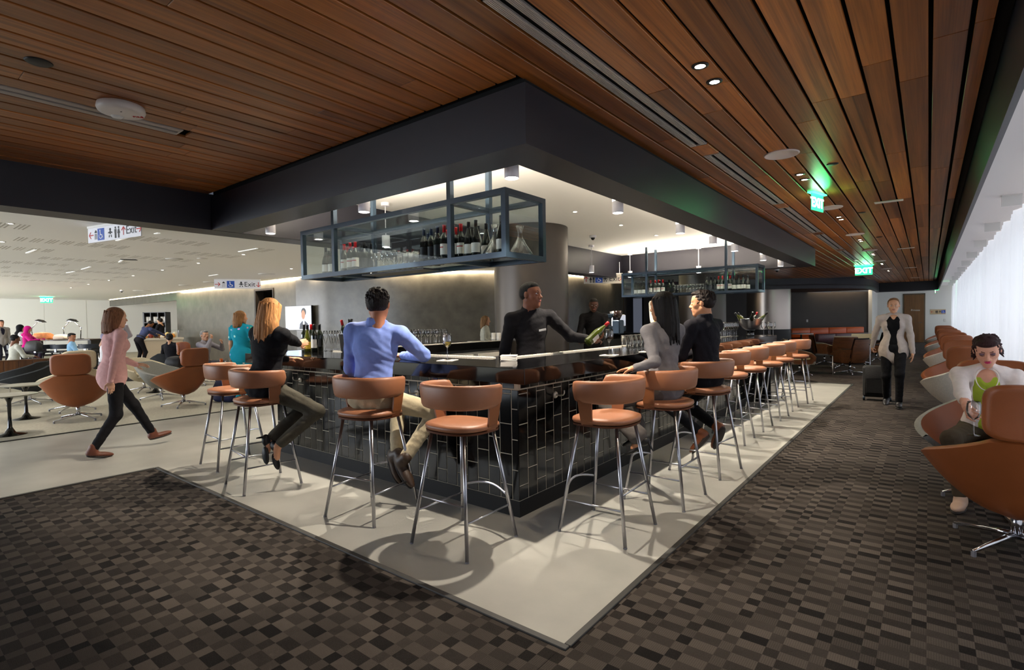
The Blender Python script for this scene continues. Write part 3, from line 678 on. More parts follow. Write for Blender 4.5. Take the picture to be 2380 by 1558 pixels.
for i, (x, y, l) in enumerate(((-.70, 5.68, 'right of the nearest white speaker'), (-.72, 8.6, 'behind the near exit sign'), (-.7, 11.5, 'far along the walkway'))):
    tag(MB().lathe([(.0, -.006), (.04, -.006), (.05, 0)], 24).obj('ceiling_disc', mat('dark_cap', '#1d1814', .5), loc=(x, y, ZC), smooth=True), 'small dark round cap in the wood ceiling '+l, 'ceiling cap')
tag(MB().lathe([(.0, -.006), (.052, -.006), (.06, 0)], 28).obj('ceiling_disc', mat('dark_cap', '#1d1814', .5), loc=(-3.68, .67, ZC), smooth=True), 'dark round cap in the wood ceiling at upper left corner', 'ceiling cap')
for i, (x, y) in enumerate(((-.39, 7.99), (-.38, 13.82), (-.42, 19.57), (-.4, 25))):
    tag(MB().bbox((-.145, -.05, -.008), (.145, .05, .002), .003).obj('ceiling_vent', mat('vent_white', '#ddd2c6', .5), loc=(x, y, ZC)), 'flat white rectangular vent in the wood ceiling, %s from the camera' % ORD[i], 'vent', 'rectangular vents in the wood ceiling')
sd = empty('smoke_alarm', (-4.01, 1.12, ZC-.005)); sd.rotation_euler = (0, 0, .35)
MB().lathe([(.0, -.05), (.10, -.05), (.122, -.042), (.13, -.025), (.125, 0), (.1, .01)], 40).obj('housing', mat('alarm_white', '#e6dcd2', .45), sd, smooth=True)
MB().lathe([(.0, -.062), (.024, -.06), (.036, -.05), (.038, -.046)], 20, c=(-.066, .02, 0)).obj('strobe_lens', mat('strobe', '#f2efe8', .12, spec=.8), sd, smooth=True)
o = inst('lettering', text_mesh('FIRE', .032, mat('red_letter', '#c02020', .5)), sd, (.05, .07, -.0505)); o.rotation_euler = (pi, 0, 0.6)
MB().bbox((.03, -.03, -.052), (.042, -.024, -.049), .001).obj('test_slot', mat('dark_cap', '#1d1814', .5), sd)
tag(sd, 'round white fire alarm with strobe on the wood ceiling at left', 'smoke alarm')
def dome(x, y, z, label):
    t = empty('dome_camera', (x, y, z)); MB().lathe([(.05, -.04), (.062, -.035), (.065, 0)], 24).obj('housing', WCAN, t, smooth=True); MB().lathe([(0, -.085), (.02, -.08), (.036, -.06), (.04, -.04)], 20).obj('dome', mat('black_dome', '#0c0c0e', .1), t, smooth=True); tag(t, label, 'camera')
dc = onz(1378, 548, ZR); dome(dc.x, dc.y, ZR, 'dome security camera in the white bar recess right of the column')
dc = onz(283, 675, ZC); dome(dc.x, dc.y, ZC, 'dome security camera in the white lounge ceiling')
dc = onz(1806, 626, ZC); dome(dc.x, dc.y, ZC, 'small dome security camera in the far wood ceiling')

# ================================================================== STOOLS
def make_stool():
    t = empty('bar_stool')
    def se(rx, ry, z, n=36, e=2.6, oy=0):
        out = []
        for i in range(n):
            a = 2*pi*i/n; c, s_ = cos(a), sin(a); out.append((rx*math.copysign(abs(c)**(2/e), c), oy+ry*math.copysign(abs(s_)**(2/e), s_), z-(.012 if s_ > .2 else 0)*(s_-.2)))
        return out
    MB().loft([se(.195, .185, .722), se(.214, .203, .728), se(.222, .21, .742), se(.218, .207, .757), se(.19, .18, .768), se(.12, .11, .770), se(.02, .02, .770)], True, True).obj('seat', LEATHER, t, smooth=True)
    MB().loft([se(.19, .18, .708), se(.215, .204, .710), se(.217, .206, .722)], True, True).obj('seat_pan', mat('seat_shell', '#5a3018', .4), t, auto=40)
    # wrap-round back band
    R = []; n = 30
    for i in range(n+1):
        th = (-1+2*i/n)*radians(130); c, s_ = cos(th), sin(th)
        x = .245*math.copysign(abs(s_)**.86, s_); y = -.215*math.copysign(abs(c)**.92, c)-.005
        nx, ny = s_, -c; u = abs(th)/radians(130); k = max(0, (u-.86)/.14)
        h = .076*(1-.10*u*u)*(max(.02, 1-k**3))**.5; zc = .937-.006*u*u; tk = .019*math.sqrt(max(.05, 1-k**2*.9))
        sec = []
        for j in range(12):
            a = 2*pi*j/12; ca, sa = cos(a), sin(a); dz = h*math.copysign(abs(sa)**.55, sa); dr = tk*math.copysign(abs(ca)**.8, ca)+dz*.10
            sec.append((x+nx*dr, y+ny*dr, zc+dz))
        R.append(sec)
    MB().loft(R, True, True).obj('backrest', LEATHER, t, smooth=True)
    for s_ in (-1, 1):
        R = []
        for f, w_ in ((0, .04), (.25, .042), (.6, .046), (1, .05)):
            z = .716+.165*f; x = s_*(.205+.036*f**.6); R.append([(x-s_*.006, .03-w_, z), (x+s_*.006, .03-w_, z), (x+s_*.006, .03+w_, z), (x-s_*.006, .03+w_, z)])
        MB().loft(R, True, True).obj('back_bracket', LEATHER2, t)
    def lp(sx_, sy_, z): f = 1-z/.712; return (sx_*(.135+.10*f), sy_*(.135+.10*f), z)
    for sx_ in (-1, 1):
        for sy_ in (-1, 1):
            l = MB().cyl(lp(sx_, sy_, .712), lp(sx_, sy_, .006), .0115, seg=10).obj('leg', SATIN, t, smooth=True)
            MB().cyl(lp(sx_, sy_, .008), lp(sx_, sy_, 0), .0125, seg=10).obj('foot_glide', mat('grey_glide', '#77767a', .5), l)
    for s_ in (-1, 1): MB().cyl(lp(s_, -1, .21), lp(s_, 1, .21), .0065, seg=8).obj('stretcher', SATIN, t, smooth=True)
    MB().cyl(lp(-1, -1, .30), lp(1, -1, .30), .0065, seg=8).obj('stretcher', SATIN, t, smooth=True)
    a, b = lp(-1, 1, .27), lp(1, 1, .27); MB().tube([(a[0]+(b[0]-a[0])*i/10, a[1]+.05*sin(pi*i/10), .27+.035*sin(pi*i/10)) for i in range(11)], .0075, 8).obj('footrest', SATIN, t, smooth=True)
    MB().cyl((-.135, -.135, .705), (-.135, .135, .705), .006, seg=6).cyl((.135, -.135, .705), (.135, .135, .705), .006, seg=6).obj('seat_rail', SATIN, t)
    return t
ST = [(-5.47, 2.38, -4, 'empty tan leather bar stool furthest left along the front of bar'), (-4.55, 2.22, -7, 'tan leather bar stool under the long haired woman in black'), (-3.21, 2.37, 9.5, 'tan leather bar stool under the man in the blue shirt'), (-2.31, 2.40, 1, 'empty tan leather bar stool at the near bar corner, left of it'),
      (-1.67, 3.11, 91, 'empty tan leather bar stool at the near bar corner, right of it'), (-1.605, 3.92, 90, 'tan leather bar stool under the woman in the grey jacket'), (-1.60, 4.85, 84, 'tan leather bar stool under the man in the black shirt'),
      (-1.79, 6.20, 92, 'empty tan leather bar stool just beyond the man in black shirt'), (-1.79, 7.06, 90, 'empty tan leather bar stool, fourth from far end of right row'), (-1.77, 7.92, 89, 'empty tan leather bar stool, third from far end of right row'), (-1.79, 8.78, 91, 'empty tan leather bar stool, second from far end of right row'), (-1.73, 9.66, 90, 'empty tan leather bar stool at far end of right row')]
st0 = make_stool()
for i, (x, y, a, l) in enumerate(ST):
    o = st0 if i == 0 else copy_tree(st0); o.location = (x, y, 0.0005); o.rotation_euler = (0, 0, radians(a)); tag(o, l, 'bar stool', 'tan leather bar stools along the bar')
# ================================================================== LOUNGE CHAIRS
def gp(px, depth):
    p = atd(px, 745, depth); return p.x, p.y
def make_lounge(mo, mi, head=True, hm=None):
    t = empty('lounge_chair'); hm = hm or mo
    def surf(inset, nu=32, nv=10):
        R = []
        for j in range(nv+1):
            v = j/nv; row = []
            for i in range(nu+1):
                u = -1+2*i/nu; au = abs(u); th = u*radians(128)
                rim = .69 if au < .24 else .69-(.24)*((au-.24)/.76)**.85
                rad = .36+.07*au-.02*cos(th*2); zb_ = .20+.10*au*au
                r = .12+(rad-inset-.12)*v**.62; z = zb_+inset*.6+(rim-zb_-inset*.25)*v**1.25
                x = r*sin(th)*1.02; y = -r*cos(th)*(1.0 if cos(th) > 0 else 1.12)+.03-.09*max(0, cos(th))*v*v
                row.append((x, y, z))
            R.append(row)
        return R
    A, B = surf(0), surf(.042)
    m = MB(); m.loft([r[::-1] for r in A], closed=False); m.add([(0, .03, .20)]+A[0], [(0, i+1, i+2) for i in range(len(A[0])-1)]); m.add([(0, .10, .215)]+[A[0][0], A[0][-1]], [(0, 1, 2)])
    # rim between outer and inner skins
    m.loft([A[-1], [tuple((Vector(p)+Vector(q))/2+Vector((0, 0, .012))) for p, q in zip(A[-1], B[-1])], B[-1]], closed=False)
    for e in (0, -1): m.loft([[r[e] for r in A], [r[e] for r in B]], closed=False)
    m.obj('shell', mo, t, smooth=True)
    m = MB(); m.loft(B, closed=False); m.add([(0, .05, B[0][0][2])]+B[0], [(0, i+2, i+1) for i in range(len(B[0])-1)]); m.obj('liner', mi, t, smooth=True)
    def se(rx, ry, z, oy=.09):
        return [(rx*math.copysign(abs(cos(a))**.7, cos(a)), oy+ry*math.copysign(abs(sin(a))**.7, sin(a)), z) for a in [2*pi*i/32 for i in range(32)]]
    MB().loft([se(.20, .20, .31), se(.235, .245, .325), se(.245, .25, .36), se(.235, .24, .39), se(.18, .19, .402), se(.02, .02, .404)], True, True).obj('seat_cushion', mi, t, smooth=True)
    if head:
        R = []
        for dy, k in ((-.036, .86), (-.034, .95), (-.012, 1), (.012, 1), (.034, .95), (.036, .86)):
            R.append([(.232*k*math.copysign(abs(cos(a))**.42, cos(a)), dy+.25*(.0)-.40-.10*(.15*sin(a))+.18*(.23*k*cos(a))**2*4, .855+.155*k*math.copysign(abs(sin(a))**.42, sin(a))) for a in [2*pi*i/40 for i in range(40)]])
        MB().loft(R, True, True).obj('headrest', hm, t, smooth=True)
    MB().cyl((0, 0, .07), (0, 0, .23), .026, seg=14).obj('stem', CHROME, t, smooth=True)
    for k in range(4):
        a = pi/4+k*pi/2; d = Vector((cos(a), sin(a), 0))
        l = MB().tube([d*.01+Vector((0, 0, .085)), d*.10+Vector((0, 0, .075)), d*.34+Vector((0, 0, .03))], [.02, .016, .010], 8).obj('base_leg', CHROME, t, smooth=True)
        MB().cyl(d*.335+Vector((0, 0, .028)), d*.335, .013, seg=8).obj('foot_glide', mat('grey_glide', '#77767a', .5), l)
    return t
def fab(n, c): return mat(n, c, .9, bump=.25, bscale=500, var=.08, vscale=60, spec=.15)
CHL = mat('cognac_leather', '#8a4a22', .45, bump=.10, bscale=350, var=.07, vscale=6)
CREAM, LGREY, DGREY, WHITEF = fab('cream_fabric', '#c9bda3'), fab('light_grey_fabric', '#8f8f8a'), fab('dark_grey_fabric', '#35373a'), fab('white_fabric', '#ddd8d2')
PROT = {}
def lounge(key, x, y, rz, label, group):
    mo, mi, head, hm = {'brown': (CHL, CHL, True, CHL), 'cream': (CREAM, CREAM, False, None), 'lgrey': (LGREY, LGREY, False, None), 'dgrey': (DGREY, DGREY, False, None), 'white': (WHITEF, CHL, True, CHL), 'greyout': (LGREY, CHL, True, CHL), 'creamh': (CREAM, CREAM, True, CREAM)}[key]
    if key not in PROT: o = PROT[key] = make_lounge(mo, mi, head, hm)
    else: o = copy_tree(PROT[key])
    o.location = (x, y, .005); o.rotation_euler = (0, 0, radians(rz)); tag(o, label, 'lounge chair', group); return o
GL, GR = 'lounge chairs in the lounge at left', 'lounge chairs in the row by the curtain'
lounge('brown', -10.0, 2.12, 68, 'cognac leather lounge chair with headrest beside the tulip tables', GL)
lounge('brown', -10.1, 3.58, 100, 'cognac leather lounge chair with headrest left of the empty end stool', GL)
lounge('lgrey', -11.5, 3.70, -60, 'mid grey fabric lounge chair without headrest beside the cognac chair', GL)
lounge('cream', -13.1, 3.9, -80, 'cream fabric lounge chair without headrest behind the mid grey chair', GL)
lounge('dgrey', -12.9, 2.05, 150, 'dark grey fabric lounge chair nearest the wood half wall', GL)
lounge('dgrey', -14.4, 2.2, 140, 'dark grey fabric lounge chair partly hidden behind its twin', GL)
lounge('creamh', -11.2, 2.3, 95, 'pale lounge chair with headrest behind the walking figure', GL)
lounge('brown', *gp(462, 12.3), -50, 'cognac leather lounge chair under the grey haired man', GL)
lounge('dgrey', *gp(392, 13.4), 60, 'dark lounge chair under the person in black', GL)
lounge('brown', .41, 4.22, 8, 'large cognac lounge chair seen from behind at the right edge', GR)
lounge('greyout', .36, 5.35, 172, 'cognac lounge chair with grey outer shell holding the seated woman', GR)
for i in range(4):
    y = 8.55+4.3*i
    lounge('white', .36, y, 6, 'white shelled lounge chair with cognac headrest, %s pair along the curtain' % ORD[i+1], GR)
    lounge('brown', .36, y+1.15, 174, 'cognac lounge chair facing the camera, %s pair along the curtain' % ORD[i+1], GR)

# ================================================================== TABLES IN THE LOUNGE
BG = mat('black_gloss', '#0b0b0c', .12, spec=.7)
def tulip(x, y, h, r, top, label):
    t = empty('tulip_table', (x, y, .004)); MB().lathe([(.0, 0), (.17, 0), (.165, .008), (.06, .03), (.024, .10), (.018, .25), (.022, h-.10), (.05, h-.03), (.09, h-.02)], 28).obj('pedestal', BG, t, smooth=True)
    MB().lathe([(.0, 0), (r-.02, 0), (r, .010), (r, .016), (.0, .016)], 40, c=(0, 0, h-.018)).obj('table_top', top, t, auto=40); tag(t, label, 'side table', 'tulip tables in the lounge')
STONE = mat('grey_stone_top', '#8e8a7c', .3, var=.15, vscale=10)
tulip(-9.36, 1.28, .53, .29, STONE, 'round tulip side table with black pedestal at left edge')
tulip(-10.83, 1.67, .53, .30, STONE, 'round tulip side table with black pedestal beside the cognac chair')
tulip(*gp(356, 11.0), .50, .25, STONE, 'round tulip side table with black pedestal between the pale chairs')
p = gp(520, 11.6); tulip(p[0], p[1], .52, .26, STONE, 'round tulip side table beside the grey haired man')
def frame_table(x, y, w_, d, h, rz, top, label, cat='side table'):
    t = empty('framed_table', (x, y, .004), rz); MB().bbox((-w_/2, -d/2, h-.02), (w_/2, d/2, h), .003).obj('table_top', top, t)
    for sx_ in (-1, 1):
        for sy_ in (-1, 1): MB().box((sx_*(w_/2-.012)-.008, sy_*(d/2-.012)-.008, 0), (sx_*(w_/2-.012)+.008, sy_*(d/2-.012)+.008, h-.021)).obj('leg', CHROME, t)
        MB().box((sx_*(w_/2-.012)-.006, -d/2+.02, .004), (sx_*(w_/2-.012)+.006, d/2-.02, .016)).obj('floor_bar', CHROME, t)
    tag(t, label, cat); return t
WAL = wood_mat('walnut_panel', '#3d2413', '#6f4526', 'Z', .4)
frame_table(-12.2, 1.35, .55, .55, .46, .2, mat('dark_top', '#2a211c', .3), 'low square table with chrome legs behind the tulip tables')
# half wall of walnut planks
hw = struct(empty('wall_half', (-17.2, 0, 0)))
MB().box((-.10, -2.5, 0), (-.02, 3.85, .60)).obj('core', DARKP, hw)
pk = MB().bbox((-.02, .004, .08), (.004, .256, .60), .003).mesh('plank', WAL)
for i in range(24): inst('plank', pk, hw, (0, 3.85-.26*(i+1), 0))
MB().bbox((-.13, -2.5, .60), (.02, 3.87, .63), .003).obj('cap_rail', WAL, hw); MB().box((-.02, -2.5, 0), (-.004, 3.85, .08)).obj('toe_kick', BLACK, hw)

# ---- reading table with lamps, behind the half wall
TX = gp(60, 17.6), gp(238, 17.6)
ta = empty('reading_table', ((TX[0][0]+TX[1][0])/2, (TX[0][1]+TX[1][1])/2, .004), math.atan2(TX[1][1]-TX[0][1], TX[1][0]-TX[0][0]))
tl = (Vector(TX[1])-Vector(TX[0])).length/2
MB().bbox((-tl, -.55, .96), (tl, .55, 1.0), .004).obj('table_top', mat('dark_table_top', '#4a4038', .3), ta)
for s_ in (-1, 1): MB().box((s_*(tl-.06)-.05, -.5, 0), (s_*(tl-.06)+.05, .5, .96)).obj('end_frame', DARKP, ta)
MB().box((-tl, -.02, .7), (tl, .02, .76)).obj('stretcher', DARKP, ta); tag(ta, 'long dark high table with reading lamps behind the half wall', 'table')
def desk_lamp(px, dep, flip, label):
    x, y = gp(px, dep); t = empty('desk_lamp', (x, y, 1.004)); a = math.atan2(AR.y, AR.x); t.rotation_euler = (0, 0, a)
    s_ = flip
    MB().lathe([(.09, 0), (.09, .014), (.02, .02)], 20).obj('base', BG, t, auto=40)
    MB().cyl((0, 0, .015), (s_*-.02, 0, .36), .014, seg=8).obj('lower_arm', BG, t, smooth=True); MB().lathe([(.022, -.02), (.022, .02)], 12, c=(s_*-.02, 0, .37)).obj('joint', CHROME, t)
    MB().cyl((s_*-.02, 0, .37), (s_*.22, 0, .62), .012, seg=8).obj('upper_arm', CHROME, t, smooth=True)
    M = Matrix.Translation((s_*.30, 0, .63)) @ Matrix.Rotation(s_*.25, 4, 'Y')
    R = [[tuple(M @ Vector((x_*k, y_*k, z))) for x_, y_ in ((-.13, -.09), (.13, -.09), (.13, .09), (-.13, .09))] for k, z in ((1, -.03), (1, -.02), (.45, .035))]
    MB().loft(R, False, True).obj('lamp_shade', BG, t); MB().box((-.10, -.06, -.022), (.10, .06, -.018), M).obj('lamp_panel', GLOW, t)
    tag(t, label, 'lamp', 'reading lamps on the high table')
    spot('desk_lamp_spot', (x+AR.x*s_*.3, y+AR.y*s_*.3, 1.58), (0, 0, -1), 8, 120, .6, .04, (1, .85, .6))
desk_lamp(148, 17.4, 1, 'black jointed reading lamp, left of the crossed pair'); desk_lamp(186, 17.6, -1, 'black jointed reading lamp, right of the crossed pair'); desk_lamp(74, 17.7, 1, 'black jointed reading lamp above the woman in magenta scarf')
def hstool(px, dep, rz, label):
    x, y = gp(px, dep); t = empty('counter_chair', (x, y, .004), rz)
    MB().bbox((-.22, -.21, .60), (.22, .21, .66), .02).obj('seat', DGREY, t)
    R = []
    for i in range(13):
        th = (-1+2*i/12)*1.9; R.append([(.25*sin(th)+nx*sin(th), -.24*cos(th)-nx*cos(th), z) for nx, z in ((-.02, .72), (.02, .72), (.03, .86), (-.01, .86))])
    MB().loft(R, True, True).obj('backrest', mat('navy_shell', '#1c2430', .5), t, auto=60); MB().box((-.03, -.25, .62), (.03, -.22, .74)).obj('back_bracket', CHROME, t)
    for sx_ in (-1, 1):
        for sy_ in (-1, 1): MB().cyl((sx_*.15, sy_*.15, .60), (sx_*.22, sy_*.22, 0), .013, seg=7).obj('leg', CHROME, t, smooth=True)
    tag(t, label, 'counter chair', 'navy chairs at the high table')
a0 = math.atan2(TX[1][1]-TX[0][1], TX[1][0]-TX[0][0])
for i, px in enumerate((40, 96, 140, 205)): hstool(px, 16.6, a0+.15*(i-1.5), 'navy counter chair with chrome legs at high table, %s from left' % ORD[i])
BAGO = mat('orange_bag', '#e08a50', .6, var=.2, vscale=12)
def lump(name, pts, mt, label, cat):
    o = MB().loft(pts, True, True).obj(name, mt, smooth=True); tag(o, label, cat); return o
def soft(name, c, rx, ry, h, mt, label, cat, rz=0):
    R = [[(rx*k*math.copysign(abs(cos(a))**.6, cos(a))*(1+.10*sin(3*a+z*9)+.05*sin(9*a+z*31)), ry*k*math.copysign(abs(sin(a))**.6, sin(a))*(1+.10*cos(2*a+z*7)+.05*cos(7*a-z*23)), z*h) for a in [2*pi*i/24 for i in range(24)]] for z, k in ((0, .86), (.08, .98), (.35, 1), (.65, .95), (.88, .75), (.97, .4), (1, .03))]
    o = MB().loft(R, True, True).obj(name, mt, smooth=True, loc=c, rz=rz); tag(o, label, cat); return o
x, y = gp(98, 17.5); soft('shopping_bag', (x, y, 1.004),   .30, .15, .24, BAGO, 'orange and cream bags lying on the high table', 'bag', a0)
x, y = gp(140, 17.3); soft('paper_bag', (x, y, 1.004), .2, .14, .17, mat('cream_bag', '#e8d5c0', .7), 'crumpled cream bag on the high table', 'bag', a0)
x, y = gp(76, 16.2); soft('backpack', (x, y, .67), .22, .14, .34, mat('black_nylon', '#15161a', .6, bump=.4, bscale=20), 'black backpack hung on a counter chair at the high table', 'backpack', a0)
x, y = gp(404, 12.4); soft('backpack', (x, y, .42), .20, .14, .26, mat('black_nylon', '#15161a', .6), 'black backpack on the lounge chair beside the person in black', 'backpack', a0)
x, y = gp(528, 9.6); soft('backpack', (x, y, .006), .28, .20, .42, mat('navy_nylon', '#1b2350', .6, bump=.4, bscale=20), 'navy backpack on the floor behind the end bar stool', 'backpack', .3)
# drinks next to the grey haired man
p = gp(520, 11.6); put_glass(tb_me, p[0]+.08, p[1], .545, 'small clear tumbler on the table beside the grey haired man', 'drinks in the lounge')
o = MB().lathe([(.0, 0), (.03, 0), (.034, .11), (.0, .111)], 16).obj('juice_glass', mat('amber_drink', '#b5521a', .15, trans=.3), smooth=True, loc=(p[0]-.06, p[1]-.05, .545)); tag(o, 'glass of amber drink beside the grey haired man', 'glass')

# ---- buffet room
MARB = mat('pale_stone_counter', '#d8d2c6', .3, var=.08, vscale=5)
bx0, by0 = gp(328, 19.5); bx1, by1 = gp(405, 20.2)
bf = empty('buffet_counter', (bx0, by0, .004), math.atan2(by1-by0, bx1-bx0)); bl = math.hypot(bx1-bx0, by1-by0)+.3
MB().bbox((0, 0, .86), (bl, .75, .94), .004).obj('counter_top', MARB, bf); MB().box((.03, .04, 0), (bl-.03, .7, .86)).obj('base', mat('buffet_base', '#cfc4b2', .5), bf)
for q in (.0, bl*.62): MB().box((q, -.005, 0), (q+.07, .04, .86)).obj('corner_post', WAL, bf)
MB().box((.2, .18, 1.22), (bl, .62, 1.235)).obj('sneeze_guard', glass_mat('guard_glass', (.9, .95, .92), boost=.8), bf)
for q in (.25, bl-.1): MB().cyl((q, .4, .94), (q, .4, 1.22), .012, seg=8).obj('guard_post', SATIN, bf)
tag(bf, 'pale stone buffet counter with glass guard in the side room', 'counter')
FOOD = [mat('food_a', '#c98a40', .6), mat('food_b', '#e8ded0', .4), mat('food_c', '#7d2b1c', .6), mat('food_d', '#d9c07a', .5), mat('food_e', '#3d2a1c', .5)]
for i in range(12):
    q = .15+i*(bl-.3)/12; M = bf.matrix_basis; v = Matrix.LocRotScale(bf.location, bf.rotation_euler, None) @ Vector((q, .25+.16*(i % 2), .936))
    hgt = .06+.05*((i*7) % 3); o = MB().lathe([(.0, 0), (.05, 0), (.085, hgt*.6), (.08, hgt), (.03, hgt+.05), (.0, hgt+.06)], 14).obj('food_bowl', FOOD[i % 5], smooth=True, loc=v); tag(o, 'small bowl of food on the buffet counter', 'bowl', 'bowls on the buffet')
cx_, cy_ = gp(343, 23.0); cb = empty('dish_cabinet', (cx_, cy_, 0), a0+.6); cb.rotation_euler = (0, 0, math.atan2(AR.y, AR.x))
wc = 52*23/1223
MB().box((0, 0, 1.1), (wc, .05, 2.0)).box((0, -.3, 1.1), (.06, 0, 2.0)).box((wc-.03, -.3, 1.1), (wc, 0, 2.0)).box((0, -.3, 1.97), (wc, 0, 2.0)).box((0, -.3, 1.1), (wc, 0, 1.13)).box((.06, -.3, 1.53), (wc, 0, 1.56)).obj('carcass', mat('cabinet_black', '#120f0d', .4), cb)
for q in (.33, .65): MB().box((wc*q, -.3, 1.13), (wc*q+.03, 0, 1.97)).obj('divider', mat('cabinet_black', '#120f0d', .4), cb)
MB().box((0, -.3, 0), (wc, .05, 1.1)).obj('base_cabinet', mat('buffet_base', '#cfc4b2', .5), cb); tag(cb, 'black open cabinet stacked with white dishes in the buffet room', 'cabinet')
DISH = mat('white_china', '#ece8e0', .25); dm = MB().lathe([(.0, 0), (.07, 0), (.075, .24), (.0, .241)], 16).mesh('dish_stack', DISH, True); mc = Matrix.LocRotScale(cb.location, cb.rotation_euler, None)
for r_ in range(2):
    for c_ in range(3):
        for k in range(2):
            if r_ == 0 and c_ == 1: continue
            v = mc @ Vector((.12+c_*wc*.32+k*.15, -.14, (1.56 if r_ else 1.13)+.001)); tag(inst('dish_stack', dm, None, v), 'stack of white dishes in the black cabinet', 'dishes', 'dish stacks in the cabinet')
for i in range(5): downlight(-31+1.6*i, 10.4, ZC-.001, 'small downlight in the buffet room, %s from left' % ORD[i], 'downlights in the buffet room', 60, ang=120, trim='#e6e2da')

# ---- television on the plaster wall
tvp = ony(745, 738, 8.55)
tv = empty('television', (-14.62, 8.36, 1.57)); tv.rotation_euler = (0, 0, .10)
SCR = mat('screen_blue', '#9ab4e8', .3, emit=(.45, .55, .95), es=.7); 
MB().bbox((-.62, -.07, -.36), (.62, 0, .36), .006).obj('housing', BG, tv); MB().box((-.59, -.073, -.33), (.59, -.0705, .33)).obj('screen', SCR, tv)
def scr(name, poly, c, k, es=1.2):
    R = [[(x, -.0735-.0006*k, z) for x, z in poly], [(x, -.0740-.0006*k, z) for x, z in poly]]
    MB().loft(R, True, True).obj(name, mat('screen_'+name, c, .4, emit=c, es=es), tv)
ring_ = lambda cx, cz, rx, rz_: [(cx+rx*cos(2*pi*i/20), cz+rz_*sin(2*pi*i/20)) for i in range(20)]
scr('picture_backdrop', [(.0, -.33), (.59, -.33), (.59, .33), (.0, .33)], '#c8d4f0', 0, .75)
scr('picture_suit', [(.05, -.33), (.48, -.33), (.45, -.17), (.33, -.09), (.20, -.09), (.09, -.17)], '#202838', 1, .2); scr('picture_shirt', [(.22, -.33), (.31, -.33), (.30, -.09), (.23, -.09)], '#e8ecf4', 2, .8)
scr('picture_hair', ring_(.27, .17, .115, .12), '#20160f', 3, .15); scr('picture_face', ring_(.25, .09, .09, .135), '#b07a58', 4, .5)
tag(tv, 'wall television showing a man in a suit, behind the bottles', 'television')

# ================================================================== FAR SEATING AREA
VEN = wood_mat('veneer_shell', '#4a2a16', '#7c4c2a', 'X', .35)
def make_conf(inner):
    t = empty('club_chair')
    def row(f, w0, y0, z0, bow): return [(w0*s_/8, y0-bow*(1-(s_/8)**2), z0) for s_ in range(-8, 9)]
    B = [row(0, .24, -.20, .28, .05), row(0, .29, -.25, .40, .06), row(0, .30, -.29, .62, .07), row(0, .27, -.33, .83, .07)]
    m = MB(); m.loft(B, closed=False); I = [[(x*.94, y+.035, z) for x, y, z in r] for r in B]; m.loft([r[::-1] for r in I], closed=False); m.loft([B[-1], I[-1]], closed=False); m.obj('back_shell', VEN, t, smooth=True)
    MB().loft([[(x*.97, y+.04, z+.03) for x, y, z in r][::-1] for r in B], closed=False).obj('back_pad', inner, t, smooth=True)
    for s_ in (-1, 1):
        P = [[(s_*x, y, z) for x, y, z in q] for q in ([(.24, -.20, .28), (.29, -.25, .60)], [(.27, 0, .27), (.33, -.02, .60)], [(.25, .22, .28), (.32, .20, .53)], [(.22, .30, .33), (.29, .30, .44)])]
        P2 = [[(x-s_*.03, y, z) for x, y, z in q] for q in P]
        m = MB(); m.loft(P, closed=False); m.loft([q[::-1] for q in P2], closed=False); m.obj('arm_shell', VEN, t); m = MB(); m.loft([[q[1] for q in P], [(q[1][0]-s_*.035, q[1][1], q[1][2]+.012) for q in P], [q[1] for q in P2], [q[0] for q in P2]], closed=False); m.obj('arm_pad', inner, t, smooth=True)
    MB().bbox((-.25, -.22, .26), (.25, .30, .44), .03).obj('seat', inner, t, auto=40)
    MB().cyl((0, 0, .06), (0, 0, .27), .024, seg=12).obj('stem', CHROME, t, smooth=True)
    for k in range(4):
        a = pi/4+k*pi/2; d = Vector((cos(a), sin(a), 0)); MB().tube([d*.01+Vector((0, 0, .08)), d*.32+Vector((0, 0, .03))], [.018, .011], 7).cyl(d*.315+Vector((0, 0, .03)), d*.315, .014, seg=7).obj('base_leg', CHROME, t, smooth=True)
    return t
TAUPE, BLKF = fab('taupe_fabric', '#8d877a'), fab('black_fabric', '#17181b')
PC = {}
def conf(key, x, y, rz, label):
    inner = {'t': TAUPE, 'k': BLKF, 'c': CREAM}[key]
    if key not in PC: o = PC[key] = make_conf(inner)
    else: o = copy_tree(PC[key])
    o.location = (x, y, .005); o.rotation_euler = (0, 0, radians(rz)); tag(o, label, 'club chair', 'veneer club chairs near the banquette')
def gpz(px, py): p = onz(px, py, 0); return p.x, p.y
conf('k', *gpz(1975, 870), 60, 'veneer backed club chair with black seat nearest the walkway')
conf('c', *gpz(1958, 856), 20, 'veneer club chair with cream upholstery behind the nearest one')
conf('t', *gpz(1916, 847), -75, 'grey upholstered club chair facing right in front of the orange banquette')
conf('t', *gpz(1858, 872), -70, 'grey upholstered club chair beside the square chrome table')
conf('k', -3.15, 14.7, -30, 'dark club chair just beyond the last bar stool')
conf('c', *gpz(1996, 847), 170, 'cream fabric club chair left of the walking woman')
conf('k', *gpz(2036, 840), 120, 'dark veneer club chair half hidden by the walking woman')
p1, p2 = gpz(1908, 868), gpz(1910, 857)
frame_table(p1[0], p1[1], .52, .52, .46, .1, mat('dark_glass_top', '#26282a', .1), 'square low table with chrome frame among the club chairs')
p1 = gpz(1848, 890); tt = empty('pedestal_table', (p1[0]-.1, p1[1], .004)); MB().lathe([(.0, 0), (.38, 0), (.38, .02), (.0, .021)], 36, c=(0, 0, .50)).obj('table_top', mat('olive_top', '#6a6038', .25), tt, auto=40); MB().cyl((0, 0, .02), (0, 0, .5), .025, seg=12).obj('stem', CHROME, tt, smooth=True)
